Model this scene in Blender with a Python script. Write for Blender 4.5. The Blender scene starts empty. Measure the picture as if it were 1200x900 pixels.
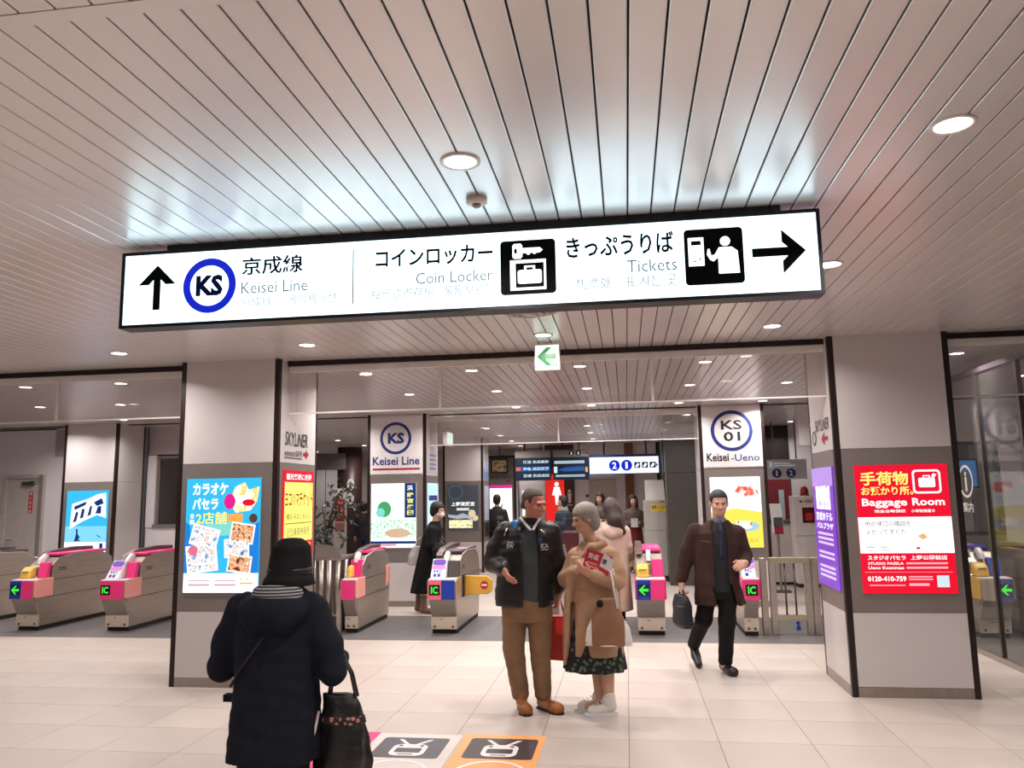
import bpy, bmesh, math, random
import numpy as np
from mathutils import Vector, Matrix
random.seed(7)
scene = bpy.context.scene
COL = scene.collection
# ------------------------------------------------------------------ camera
FPX, PITCH, YAW, ROLL, CAMH = 919.349, 0.141737, -0.141119, -0.016899, 1.62
def _camera():
    cp, sp, cy, sy = math.cos(PITCH), math.sin(PITCH), math.cos(YAW), math.sin(YAW)
    fw = Vector((sy*cp, cy*cp, sp)); rt = Vector((cy, -sy, 0)); up = rt.cross(fw)
    r = math.cos(ROLL)*rt + math.sin(ROLL)*up; u = -math.sin(ROLL)*rt + math.cos(ROLL)*up
    cd = bpy.data.cameras.new('camera'); cd.sensor_width = 36; cd.sensor_fit = 'HORIZONTAL'
    cd.lens = FPX/1200*36; cd.clip_start = .05; cd.clip_end = 200
    co = bpy.data.objects.new('camera', cd); COL.objects.link(co)
    m = Matrix.Identity(4)
    for i, v in enumerate((r, u, -fw)):
        for j in range(3): m[j][i] = v[j]
    m.translation = (0, 0, CAMH)
    co.matrix_world = m
    scene.camera = co
_camera()
# ------------------------------------------------------------------ world and exposure
w = bpy.data.worlds.new('world'); scene.world = w; w.use_nodes = True
w.node_tree.nodes['Background'].inputs[0].default_value = (1.0, .95, .94, 1)
w.node_tree.nodes['Background'].inputs[1].default_value = .05
vs = scene.view_settings
vs.view_transform = 'Standard'; vs.look = 'None'; vs.gamma = 1; vs.use_curve_mapping = False
vs.exposure = 0.18
LAMP_W = 16.5          # watts of one downlight
H = 2.906              # ceiling height
# ------------------------------------------------------------------ materials
MATS = {}
def s2l(c):
    return tuple((x/12.92 if x <= .04045 else ((x+.055)/1.055)**2.4) for x in c)
def hx(s):
    s = s.lstrip('#'); return s2l(tuple(int(s[i:i+2], 16)/255 for i in (0, 2, 4)))
def mat(name, col, rough=.5, metal=0, var=.06, scale=6, bump=0, bscale=40, emit=0, spec=.5, coat=0, stretch=None):
    """principled material whose colour wanders a little with object-space noise"""
    if name in MATS: return MATS[name]
    m = bpy.data.materials.new(name); m.use_nodes = True; nt = m.node_tree; N = nt.nodes; L = nt.links
    b = N['Principled BSDF']
    c = hx(col) if isinstance(col, str) else col
    tc = N.new('ShaderNodeTexCoord'); mp = N.new('ShaderNodeMapping')
    L.new(tc.outputs['Object'], mp.inputs[0])
    if stretch: mp.inputs['Scale'].default_value = stretch
    nz = N.new('ShaderNodeTexNoise'); nz.inputs['Scale'].default_value = scale; nz.inputs['Detail'].default_value = 3
    L.new(mp.outputs[0], nz.inputs['Vector'])
    rp = N.new('ShaderNodeValToRGB')
    rp.color_ramp.elements[0].position = .3; rp.color_ramp.elements[1].position = .7
    rp.color_ramp.elements[0].color = tuple(max(0, x*(1-var)) for x in c)+(1,)
    rp.color_ramp.elements[1].color = tuple(min(1, x*(1+var)) for x in c)+(1,)
    L.new(nz.outputs['Fac'], rp.inputs[0]); L.new(rp.outputs[0], b.inputs['Base Color'])
    b.inputs['Roughness'].default_value = rough; b.inputs['Metallic'].default_value = metal
    b.inputs['Specular IOR Level'].default_value = spec; b.inputs['Coat Weight'].default_value = coat
    if emit:
        b.inputs['Emission Strength'].default_value = emit; L.new(rp.outputs[0], b.inputs['Emission Color'])
    if bump:
        bn = N.new('ShaderNodeTexNoise'); bn.inputs['Scale'].default_value = bscale; bn.inputs['Detail'].default_value = 4
        L.new(mp.outputs[0], bn.inputs['Vector'])
        bu = N.new('ShaderNodeBump'); bu.inputs['Strength'].default_value = bump; bu.inputs['Distance'].default_value = .01
        L.new(bn.outputs['Fac'], bu.inputs['Height']); L.new(bu.outputs[0], b.inputs['Normal'])
    MATS[name] = m; return m
def lit(name, col, s=1.0, var=.02):
    """backlit print or lamp face: gives off its own colour"""
    if name in MATS: return MATS[name]
    c = hx(col)
    m = mat(name, tuple(x*.12 for x in c), rough=.25, var=var)
    b = m.node_tree.nodes['Principled BSDF']
    for l in list(b.inputs['Emission Color'].links): m.node_tree.links.remove(l)
    b.inputs['Emission Color'].default_value = c+(1,); b.inputs['Emission Strength'].default_value = s
    return m
def picture(name, cols, s=1.0, scale=12, rough=.25, lit_up=True):
    """flat printed picture: blotches of several colours"""
    if name in MATS: return MATS[name]
    m = bpy.data.materials.new(name); m.use_nodes = True; nt = m.node_tree; N = nt.nodes; L = nt.links
    b = N['Principled BSDF']; b.inputs['Roughness'].default_value = rough
    tc = N.new('ShaderNodeTexCoord'); nz = N.new('ShaderNodeTexNoise'); nz.inputs['Scale'].default_value = scale; nz.inputs['Detail'].default_value = 5
    L.new(tc.outputs['Object'], nz.inputs['Vector'])
    rp = N.new('ShaderNodeValToRGB'); e = rp.color_ramp.elements
    n = len(cols)
    while len(e) < n: e.new(.5)
    for i, c in enumerate(cols):
        e[i].position = .32+.36*i/(n-1); e[i].color = hx(c)+(1,)
    L.new(nz.outputs['Fac'], rp.inputs[0]); L.new(rp.outputs[0], b.inputs['Base Color'])
    if lit_up:
        b.inputs['Specular IOR Level'].default_value = .3
        L.new(rp.outputs[0], b.inputs['Emission Color']); b.inputs['Emission Strength'].default_value = s
    MATS[name] = m; return m
def glass_mat(name, tint=(1, 1, 1), refl=.12, haze=0.0, hazecol=(.6, .6, .6), fmul=.6):
    if name in MATS: return MATS[name]
    m = bpy.data.materials.new(name); m.use_nodes = True; nt = m.node_tree; N = nt.nodes; L = nt.links
    N.remove(N['Principled BSDF']); out = N['Material Output']
    tr = N.new('ShaderNodeBsdfTransparent'); tr.inputs[0].default_value = tuple(tint)+(1,)
    gl = N.new('ShaderNodeBsdfGlossy'); gl.inputs['Roughness'].default_value = .03
    fr = N.new('ShaderNodeFresnel'); fr.inputs[0].default_value = 1.45
    mx = N.new('ShaderNodeMixShader')
    ml = N.new('ShaderNodeMath'); ml.operation = 'MULTIPLY_ADD'; ml.inputs[1].default_value = fmul; ml.inputs[2].default_value = refl
    L.new(fr.outputs[0], ml.inputs[0]); L.new(ml.outputs[0], mx.inputs[0]); L.new(tr.outputs[0], mx.inputs[1]); L.new(gl.outputs[0], mx.inputs[2])
    last = mx
    if haze:
        df = N.new('ShaderNodeBsdfDiffuse'); df.inputs[0].default_value = tuple(hazecol)+(1,)
        m2 = N.new('ShaderNodeMixShader'); m2.inputs[0].default_value = haze
        L.new(mx.outputs[0], m2.inputs[1]); L.new(df.outputs[0], m2.inputs[2]); last = m2
    L.new(last.outputs[0], out.inputs[0]); MATS[name] = m; return m
# ------------------------------------------------------------------ mesh helpers
class MB:
    def __init__(s): s.v = []; s.f = []
    def add(s, vs, fs):
        o = len(s.v); s.v += [tuple(x) for x in vs]; s.f += [tuple(i+o for i in f) for f in fs]; return s
    def box(s, x0, x1, y0, y1, z0, z1):
        return s.add([(x0,y0,z0),(x1,y0,z0),(x1,y1,z0),(x0,y1,z0),(x0,y0,z1),(x1,y0,z1),(x1,y1,z1),(x0,y1,z1)],
                     [(0,3,2,1),(4,5,6,7),(0,1,5,4),(1,2,6,5),(2,3,7,6),(3,0,4,7)])
    def prism(s, pts, axis, a0, a1):
        """pts: 2-d outline (counter-clockwise), extruded along axis 0/1/2 from a0 to a1"""
        n = len(pts)
        def P(p, a):
            return {0: (a, p[0], p[1]), 1: (p[0], a, p[1]), 2: (p[0], p[1], a)}[axis]
        vs = [P(p, a0) for p in pts]+[P(p, a1) for p in pts]
        fs = [tuple(range(n))[::-1], tuple(range(n, 2*n))]+[(i, (i+1) % n, (i+1) % n+n, i+n) for i in range(n)]
        if axis == 1: fs = [f[::-1] for f in fs]
        return s.add(vs, fs)
    def tube(s, pts, r, n=8, caps=True):
        pts = [Vector(p) for p in pts]; rr = r if isinstance(r, (list, tuple)) else [r]*len(pts)
        vs = []; prev = None
        for i, p in enumerate(pts):
            d = (pts[min(i+1, len(pts)-1)]-pts[max(i-1, 0)]).normalized()
            if prev is None:
                a = Vector((0, 0, 1)) if abs(d.z) < .9 else Vector((1, 0, 0)); e1 = d.cross(a).normalized()
            else: e1 = (prev-d*prev.dot(d)).normalized()
            prev = e1; e2 = d.cross(e1)
            for k in range(n):
                t = 2*math.pi*k/n; vs.append(p+rr[i]*(math.cos(t)*e1+math.sin(t)*e2))
        fs = [(i*n+k, i*n+(k+1) % n, (i+1)*n+(k+1) % n, (i+1)*n+k) for i in range(len(pts)-1) for k in range(n)]
        if caps: fs += [tuple(range(n))[::-1], tuple((len(pts)-1)*n+k for k in range(n))]
        return s.add(vs, fs)
    def lathe(s, prof, c=(0, 0, 0), n=20, axis=2):
        vs = []
        for r, z in prof:
            for k in range(n):
                t = 2*math.pi*k/n; q = (r*math.cos(t), r*math.sin(t), z)
                if axis == 1: q = (q[0], -q[2], q[1])
                if axis == 0: q = (q[2], q[0], q[1])
                vs.append((c[0]+q[0], c[1]+q[1], c[2]+q[2]))
        m = len(prof)
        fs = [(i*n+k, i*n+(k+1) % n, (i+1)*n+(k+1) % n, (i+1)*n+k) for i in range(m-1) for k in range(n)]
        fs += [tuple(range(n))[::-1], tuple((m-1)*n+k for k in range(n))]
        return s.add(vs, fs)
    def ellipsoid(s, c, r, n=12, m=8):
        return s.lathe([(max(1e-4, math.sin(math.pi*i/m)), -math.cos(math.pi*i/m)) for i in range(m+1)], n=n)._xf(c, r, (m+1)*n)
    def _xf(s, c, r, cnt):
        for i in range(len(s.v)-cnt, len(s.v)):
            v = s.v[i]; s.v[i] = (c[0]+v[0]*r[0], c[1]+v[1]*r[1], c[2]+v[2]*r[2])
        return s
ORG = {}
def org(o): return ORG.get(o.name, Vector((0, 0, 0))) if o else Vector((0, 0, 0))
def tag(o, label=None, cat=None, group=None, kind=None):
    if label: o['label'] = label
    if cat: o['category'] = cat
    if group: o['group'] = group
    if kind: o['kind'] = kind
    return o
def empty(name, loc, label=None, cat=None, group=None, kind=None):
    o = bpy.data.objects.new(name, None); COL.objects.link(o); o.location = loc; o.empty_display_size = .1
    ORG[o.name] = Vector(loc); return tag(o, label, cat, group, kind)
def finish(name, me, m, parent=None, smooth=False, o_loc=None):
    if m: me.materials.append(m)
    if smooth:
        me.polygons.foreach_set('use_smooth', [True]*len(me.polygons))
    o = bpy.data.objects.new(name, me); COL.objects.link(o)
    if parent: o.parent = parent; ORG[o.name] = org(parent)
    elif o_loc is not None: o.location = o_loc; ORG[o.name] = Vector(o_loc)
    return o
def obj(name, mb, m, parent=None, smooth=False, bevel=0, seg=2, base=None):
    """MB in WORLD coordinates -> one mesh object; local origin = the parent's (or base)"""
    off = org(parent) if parent else (Vector(base) if base is not None else Vector((0, 0, 0)))
    me = bpy.data.meshes.new(name)
    me.from_pydata([(v[0]-off.x, v[1]-off.y, v[2]-off.z) for v in mb.v], [], mb.f)
    if bevel:
        bm = bmesh.new(); bm.from_mesh(me)
        bmesh.ops.bevel(bm, geom=[e for e in bm.edges if len(e.link_faces) == 2 and e.calc_face_angle(0) > .5], offset=bevel, segments=seg, affect='EDGES', profile=.5, clamp_overlap=True)
        bm.to_mesh(me); bm.free()
    me.validate(); me.update()
    return finish(name, me, m, parent, smooth, off if (not parent and base is not None) else None)
def box(name, m, x0, x1, y0, y1, z0, z1, parent=None, bevel=0, base=None):
    return obj(name, MB().box(x0, x1, y0, y1, z0, z1), m, parent, bevel=bevel, base=base)
def copy_tree(o, parent=None):
    c = o.copy(); COL.objects.link(c); c.parent = parent
    ORG[c.name] = org(o)
    for ch in list(o.children): copy_tree(ch, c)
    return c
# ---- flat print on a face: frame = (origin, u, v)
class Fr:
    def __init__(s, o, u, v):
        s.o = Vector(o); s.u = Vector(u).normalized(); s.v = Vector(v).normalized(); s.n = s.u.cross(s.v)
    def at(s, a, b, n=0): return s.o+s.u*a+s.v*b+s.n*n
def flat(name, fr, polys, n, m, parent, th=.001):
    """polys: list of outlines in (u, v); each becomes a thin plate whose top lies n in front of the face"""
    mb = MB()
    for pts in polys:
        ar = sum(pts[i][0]*pts[(i+1) % len(pts)][1]-pts[(i+1) % len(pts)][0]*pts[i][1] for i in range(len(pts)))
        if ar < 0: pts = pts[::-1]
        k = len(pts)
        mb.add([fr.at(a, b, n) for a, b in pts]+[fr.at(a, b, n-th) for a, b in pts],
               [tuple(range(k)), tuple(range(k, 2*k))[::-1]]+[(i+k, (i+1) % k+k, (i+1) % k, i) for i in range(k)])
    return obj(name, mb, m, parent)
def rc(a0, a1, b0, b1): return [(a0, b0), (a1, b0), (a1, b1), (a0, b1)]
def rrc(a0, a1, b0, b1, r, n=5):
    o = []
    for cx, cy, t0 in ((a1-r, b0+r, -90), (a1-r, b1-r, 0), (a0+r, b1-r, 90), (a0+r, b0+r, 180)):
        for i in range(n+1):
            t = math.radians(t0+90*i/n); o.append((cx+r*math.cos(t), cy+r*math.sin(t)))
    return o
def disc(cx, cy, r, n=28, ry=None): return [(cx+r*math.cos(2*math.pi*i/n), cy+(ry or r)*math.sin(2*math.pi*i/n)) for i in range(n)]
def ring(name, fr, cx, cy, r0, r1, n, m, parent, seg=40, th=.001):
    mb = MB(); vs = []; fs = []
    for i in range(seg):
        t = 2*math.pi*i/seg; c, s_ = math.cos(t), math.sin(t)
        vs += [fr.at(cx+r0*c, cy+r0*s_, n), fr.at(cx+r1*c, cy+r1*s_, n), fr.at(cx+r1*c, cy+r1*s_, n-th), fr.at(cx+r0*c, cy+r0*s_, n-th)]
        j = ((i+1) % seg)*4; k = i*4
        fs += [(k, k+1, j+1, j), (k+1, k+2, j+2, j+1), (k+2, k+3, j+3, j+2), (k+3, k, j, j+3)]
    return obj(name, mb.add(vs, fs), m, parent)
_TX = {}
def text(name, fr, body, box_, n, m, parent, bold=0.0, th=.001, keep=False, shear=0):
    """lettering fitted to box_ = (a0, a1, b0, b1) on the face"""
    key = (body, bold, shear)
    if key not in _TX:
        cu = bpy.data.curves.new('lettering', 'FONT'); cu.body = body; cu.resolution_u = 2; cu.offset = bold; cu.shear = shear
        to = bpy.data.objects.new('lettering', cu)
        me = bpy.data.meshes.new_from_object(to)
        co = np.empty(len(me.vertices)*3, np.float32); me.vertices.foreach_get('co', co); co = co.reshape(-1, 3)
        _TX[key] = (co, [tuple(p.vertices) for p in me.polygons])
        bpy.data.meshes.remove(me); bpy.data.objects.remove(to); bpy.data.curves.remove(cu)
    co, fs = _TX[key]
    lo, hi = co.min(0), co.max(0); a0, a1, b0, b1 = box_
    sx = (a1-a0)/max(1e-6, hi[0]-lo[0]); sy = (b1-b0)/max(1e-6, hi[1]-lo[1])
    if keep: sx = sy = min(sx, sy)
    mb = MB()
    mb.add([fr.at(a0+(q[0]-lo[0])*sx, b0+(q[1]-lo[1])*sy, n) for q in co], fs)
    return obj(name, mb, m, parent)
def xyz_frame_front(x, y, z): return Fr((x, y, z), (1, 0, 0), (0, 0, 1))
# ------------------------------------------------------------------ shared materials
M_ceil = mat('ceiling_panel_paint', '#dcd5d4', .29, .40, .03, 1.5, spec=.6)
M_ceil_dark = mat('ceiling_void', '#3a3331', .9)
M_white = mat('column_white_panel', '#cbc4c3', .38, 0, .02, 1.2, coat=.1)
M_brown = mat('dark_bronze_strip', '#2a1c1b', .4, .3)
M_frame = mat('grey_brown_steel', '#8a807c', .4, .35, .05, 3)
M_steel = mat('brushed_steel', '#b5aba4', .32, .85, .08, 8, stretch=(1, 1, 14))
M_steel_d = mat('dark_brushed_steel', '#6d6460', .35, .8, .1, 8)
M_kick = mat('kick_plate_steel', '#a49a92', .34, .8, .08, 5, stretch=(12, 12, 1))
M_wallw = mat('wall_white_paint', '#eae4e6', .55, 0, .03, 1.5)
M_black = mat('black_plastic', '#15130f', .45)
M_railw = mat('white_rail', '#e2dcd8', .4)
M_navy = mat('navy_print', '#1d2f74', .5)
M_dark = mat('dark_print', '#22202a', .5)
M_redp = mat('red_print', '#a01c38', .5)
M_glass = glass_mat('barrier_glass', (.93, .91, .91), .06, .10, (.55, .5, .5))
M_glass2 = glass_mat('partition_glass', (.94, .94, .93), .0, .03, (.5, .5, .5), .12)
# ================================================================== THE SETTING
# ---- floor: base slabs and tiles
def tile_mat(name, col, joint=False):
    m = mat(name, col, .3, 0, .05, 1.3, spec=.5)
    nt = m.node_tree; N = nt.nodes; L = nt.links; b = N['Principled BSDF']
    n2 = N.new('ShaderNodeTexNoise'); n2.inputs['Scale'].default_value = 2.2; n2.inputs['Detail'].default_value = 4
    tc = N.new('ShaderNodeTexCoord'); L.new(tc.outputs['Object'], n2.inputs['Vector'])
    mr = N.new('ShaderNodeMapRange'); mr.inputs['To Min'].default_value = .30; mr.inputs['To Max'].default_value = .48
    L.new(n2.outputs['Fac'], mr.inputs[0]); L.new(mr.outputs[0], b.inputs['Roughness'])
    if joint:
        br = N.new('ShaderNodeTexBrick'); br.offset = 0; br.inputs['Scale'].default_value = 1
        br.inputs['Brick Width'].default_value = .585; br.inputs['Row Height'].default_value = .54; br.inputs['Mortar Size'].default_value = .003
        old = b.inputs['Base Color'].links[0].from_socket
        L.new(tc.outputs['Object'], br.inputs['Vector']); L.new(old, br.inputs['Color1']); L.new(old, br.inputs['Color2'])
        br.inputs['Mortar'].default_value = hx('#a08f86')+(1,)
        L.new(br.outputs['Color'], b.inputs['Base Color'])
    return m
TILE_A = tile_mat('beige_floor_tile', '#bbafa7'); TILE_B = tile_mat('beige_floor_tile_pale', '#bdb1a9'); TILE_C = tile_mat('beige_floor_tile_deep', '#b9ada5')
M_grout = mat('tile_grout', '#8d7c73', .8)
floor = box('floor', M_grout, -14, 9, -6, 26, -.2, -.012); floor['kind'] = 'structure'
TX0, TW, TY0, TD = 1.713, .585, 7.18, .54
tile_me = {}
for k, tm in enumerate((TILE_A, TILE_B, TILE_C)):
    mb = MB().box(-TW/2+.0016, TW/2-.0016, -TD/2+.0016, TD/2-.0016, -.012, 0)
    o = obj('floor_tile', mb, tm, floor); tile_me[k] = o.data; bpy.data.objects.remove(o)
def tiles(i0, i1, j0, j1, skip=None):
    for i in range(i0, i1):
        for j in range(j0, j1):
            x = TX0+(i+.5)*TW; y = TY0+(j+.5)*TD
            if skip and skip(x, y): continue
            o = bpy.data.objects.new('floor_tile', tile_me[random.choice((0, 0, 1, 2))]); COL.objects.link(o); o.parent = floor; o.location = (x, y, 0)
tiles(-15, 3, -5, 3, lambda x, y: x > 3.43)
# beyond the tiles near the gates: jointed slabs
M_far_tile = tile_mat('beige_floor_far', '#bbafa7', True)
yA = TY0-5*TD; yB = TY0+3*TD                     # 4.48 .. 8.80
xA = TX0-15*TW; xB = TX0+3*TW
box('floor_slab', M_far_tile, -14, xB, -6, yA, -.012, 0, floor)
box('floor_slab', M_far_tile, -14, xA, yA, yB, -.012, 0, floor)
box('floor_slab', M_far_tile, -14, xB, yB, 9.05, -.012, 0, floor)
box('floor_slab', M_far_tile, -14, 9, 10.9, 26, -.012, 0, floor)
M_mat = mat('grey_gate_floor', '#615c5c', .55, 0, .08, 9, bump=.05)
box('gate_strip', M_mat, -14, 3.468, 9.05, 10.9, -.012, .0, floor)
box('gate_strip', M_mat, 3.468, 9, -6, 10.9, -.012, .0, floor)
# ---- ceiling
ceil = box('ceiling', M_ceil_dark, -14, 9, -6, 26, H+.03, H+.1); ceil['kind'] = 'structure'
SW, SX = .1065, .052
def slat_mesh(y0, y1):
    g = .0030
    return MB().box(-SW/2+g, SW/2-g, y0, y1, 0, .014)
def slats(i0, i1, y0, y1):
    o = obj('ceiling_slat', slat_mesh(y0, y1), M_ceil, ceil, bevel=.003, seg=1); me = o.data; bpy.data.objects.remove(o)
    for i in range(i0, i1):
        q = bpy.data.objects.new('ceiling_slat', me); COL.objects.link(q); q.parent = ceil; q.location = (SX+(i+.5)*SW, 0, H)
slats(-72, 42, 1.765, 6.895)
slats(-48, 24, -5.5, 1.715)
box('cross_trim', M_ceil, -14, 9, 1.715, 1.765, H-.002, H+.03, ceil)
def far_slats(i0, i1, y0, y1):
    mb = MB()
    for i in range(i0, i1):
        x = SX+(i+.5)*SW; mb.box(x-SW/2+.0045, x+SW/2-.0045, y0, y1, H, H+.014)
    o = obj('ceiling_slats', mb, M_ceil, ceil); o['kind'] = 'stuff'; return o
far_slats(-130, -72, 1.765, 6.895); far_slats(42, 80, 1.765, 6.895)
far_slats(-130, -48, -5.5, 1.715); far_slats(24, 80, -5.5, 1.715)
far_slats(-130, 80, 6.98, 12.0); far_slats(-130, 80, 12.08, 25.5)
# ---- dark beams in the ceiling above the columns
def beam(n, x0, x1, y0, y1, z0):
    o = box('trim_%d' % n, M_brown, x0, x1, y0, y1, z0, H+.03); o['kind'] = 'structure'; return o
beam(1, -14, -4.07, 6.9, 6.98, H-.045); beam(2, -3.10, 1.713, 6.9, 6.98, H-.045); beam(3, 2.663, 9, 6.9, 6.98, H-.045)
beam(4, -14, 9, 12.0, 12.08, H-.012)
# ---- glass smoke barriers
def barrier(label, x0, x1, y, zb, divs, first=.02):
    b = empty('glass_smoke_barrier', ((x0+x1)/2, y, zb), label, 'glass barrier', 'glass smoke barriers under the ceiling')
    box('pane', M_glass, x0, x1, y-.004, y+.004, zb+.012, H-.10, b)
    box('top_rail', M_railw, x0, x1, y-.025, y+.025, H-.105, H-.045, b, bevel=.004)
    box('bottom_edge', M_railw, x0, x1, y-.008, y+.008, zb, zb+.014, b)
    for d in divs: box('divider', M_railw, d-.012, d+.012, y-.01, y+.01, zb+.012, H-.1, b)
    return b
barrier('clear glass smoke barrier over the ticket gates with the EXIT lamp before it', -3.10, 1.713, 6.94, 2.41, (-1.65, .26))
barrier('clear glass smoke barrier left of the karaoke poster column', -14, -4.07, 6.94, 2.41, (-5.5, -7.4))
barrier('clear glass smoke barrier beside the red baggage room column', 2.663, 9, 6.94, 2.37, (5.0,))
barrier('farther glass smoke barrier between the two columns marked KS', -3.05, 1.13, 12.04, 2.42, (-1.0,))
# ---- columns
def column(x0, x1, y0, y1, bands=(0, 1, 3)):
    """white clad column: dark corner strips, steel kick plates, a grey steel band for posters"""
    c = empty('column', ((x0+x1)/2, (y0+y1)/2, 0), kind='structure')
    s = .045
    box('core', M_brown, x0+.012, x1-.012, y0+.012, y1-.012, 0, H, c)
    for ax, ay in ((x0, y0), (x1-s, y0), (x0, y1-s), (x1-s, y1-s)):
        box('corner_strip', M_brown, ax, ax+s, ay, ay+s, 0, H, c)
    def face(f):
        def pl(nm, m, a0, a1, z0, z1, d):
            if f == 0: return box(nm, m, a0, a1, y0-d+.012, y0+.014, z0, z1, c)
            if f == 1: return box(nm, m, x1-.014, x1+d-.012, a0, a1, z0, z1, c)
            if f == 2: return box(nm, m, a0, a1, y1-.014, y1+d-.012, z0, z1, c)
            return box(nm, m, x0-d+.012, x0+.014, a0, a1, z0, z1, c)
        lo, hi = ((x0, x1) if f in (0, 2) else (y0, y1)); lo += s+.003; hi -= s+.003
        pl('kick_plate', M_kick, lo, hi, 0, .078, .012)
        pl('lower_panel', M_white, lo, hi, .081, .648, .012)
        pl('poster_band' if f in bands else 'middle_panel', M_frame if f in bands else M_white, lo, hi, .651, 1.957, .014 if f in bands else .012)
        pl('upper_panel', M_white, lo, hi, 1.96, H, .012)
    for f in range(4): face(f)
    return c
column(-4.068, -3.103, 6.732, 7.64)
column(1.713, 2.663, 6.80, 7.64)
column(-3.96, -3.03, 11.78, 12.6)
column(1.09, 2.03, 11.85, 12.65, (0,))
column(-9.14, -8.18, 11.76, 12.5, (0,))
column(-3.99, -3.09, 17.0, 17.75)
# ---- walls behind the gates
M_wallg = mat('wall_grey_panel', '#b9b0b0', .5, 0, .04, 1)
def wall(name, m, *b):
    o = box(name, m, *b); o['kind'] = 'structure'; return o
wl = wall('wall_left', M_wallw, -14, -9.14, 12.3, 12.5, 0, H)
box('panel_recess', M_wallg, -9.72, -9.2, 12.285, 12.301, 2.42, H-.03, wl)
box('panel_joint', M_brown, -12, -9.72, 12.285, 12.3, H-.02, H-.002, wl)
# door in the left wall
M_door = mat('door_paint', '#c3b9b4', .45)
d1 = empty('door_1', (-10.22, 12.27, 0), kind='structure')
box('leaf', M_door, -10.56, -9.93, 12.265, 12.30, 0, 2.06, d1)
fr_mb = MB().box(-10.62, -10.56, 12.24, 12.30, 0, 2.12).box(-9.93, -9.86, 12.24, 12.30, 0, 2.12).box(-10.56, -9.93, 12.24, 12.30, 2.06, 2.12)
box('door_frame', mat('door_frame_paint', '#8d827d', .5), -9.93, -9.87, 12.22, 12.30, 0, 2.11, d1)
obj('door_frame', fr_mb, M_door, d1)
cl = obj('door_closer', MB().box(-10.24, -10.05, 12.20, 12.265, 1.94, 2.0).box(-10.12, -9.93, 12.21, 12.225, 2.0, 2.012), M_steel_d, d1)
fd = Fr((-10.22, 12.264, 1.6), (1, 0, 0), (0, 0, 1))
sl = flat('red_notice', fd, [rc(.08, .16, -.14, .24)], .002, mat('red_notice_print', '#c8232f', .4), d1)
for k in range(5): text('lettering', fd, '関係者外禁'[k], (.095, .145, .165-k*.075, .225-k*.075), .004, M_railw, sl, .01)
obj('handle', MB().tube([(-10.49, 12.262, 1.02), (-10.49, 12.22, 1.02), (-10.40, 12.22, 1.02)], .01), M_steel, d1)
# wall with window, left of the front column
wb = wall('wall_side', M_wallw, -8.18, -6.3, 12.62, 12.75, 0, 1.19)
box('upper_panel', M_wallg, -8.18, -6.3, 12.62, 12.75, 2.42, H, wb)
box('jamb', M_wallw, -8.18, -8.02, 12.60, 12.75, 1.19, 2.42, wb)
box('jamb', M_wallw, -6.42, -6.3, 12.60, 12.75, 1.19, 2.42, wb)
box('panel_joint', M_brown, -8.18, -6.3, 12.615, 12.62, 2.41, 2.43, wb)
w1 = empty('window_1', (-7.2, 12.66, 1.19), kind='structure')
box('sill', M_frame, -8.04, -6.4, 12.58, 12.72, 1.19, 1.24, w1)
obj('window_frame', MB().box(-8.02, -7.97, 12.64, 12.7, 1.24, 2.42).box(-6.47, -6.42, 12.64, 12.7, 1.24, 2.42).box(-7.97, -6.47, 12.64, 12.7, 2.36, 2.42).box(-7.25, -7.21, 12.64, 12.7, 1.24, 2.36), M_frame, w1)
box('pane', M_glass2, -7.97, -7.25, 12.665, 12.673, 1.24, 2.36, w1)
box('pane', M_glass2, -7.21, -6.47, 12.665, 12.673, 1.24, 2.36, w1)
M_room = M_wallg
wr = wall('wall_inner_room', M_room, -8.3, -6.2, 14.6, 14.7, 0, H)
box('side', M_room, -8.3, -8.2, 12.75, 14.6, 0, H, wr); box('side', M_room, -6.3, -6.2, 12.75, 14.6, 0, H, wr)
ps = empty('window_poster', (-7.62, 13.2, 1.2), 'white poster with a broad dark blue diagonal stripe inside the left office window', 'poster')
fp = Fr((-7.95, 13.2, 1.25), (1, 0, 0), (0, 0, 1))
flat('sheet', fp, [rc(.0, .85, 0, .72)], .004, mat('pale_sheet', '#d9dde6', .5), ps, .004)
flat('stripe', fp, [[(.08, .02), (.25, .02), (.62, .55), (.5, .66)]], .006, M_navy, ps)
flat('band', fp, [rc(0, .85, .62, .72)], .006, M_wallg, ps)
box('easel', M_steel_d, -7.75, -7.3, 13.21, 13.25, 0, 1.6, ps)
# far walls
wk = wall('wall_back', M_wallw, -1.31, 9, 20.3, 20.5, 0, H)
box('beige_panel', mat('beige_panel', '#cdbfb6', .5), -.95, -.25, 20.28, 20.3, 0, 2.0, wk)
box('wood_pilaster', mat('wood_pilaster_brown', '#8f5f45', .5, 0, .12, 5, stretch=(6, 6, .6)), -.02, .20, 20.2, 20.3, 0, H, wk)
box('dark_jamb', M_brown, .78, .86, 20.22, 20.3, 0, H, wk)
fr_b = Fr((-1.31, 20.3, 0), (1, 0, 0), (0, 0, 1))
flat('red_notice', fr_b, [rc(.28, .48, 1.55, 1.63)], .004, M_redp, wk)
wm = wall('wall_restroom', mat('restroom_brown', '#4a3430', .5), -2.05, -1.31, 20.25, 20.5, 0, H)
M_redlit = lit('red_lit_panel', '#e0231c', .9)
rp_ = empty('restroom_sign_panel', (-1.81, 20.2, 0), 'glowing red restroom panel with a white female figure', 'restroom sign')
box('panel', M_redlit, -2.05, -1.57, 20.19, 20.24, 0, 2.15, rp_)
fr_r = Fr((-1.81, 20.19, 0), (1, 0, 0), (0, 0, 1))
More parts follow.
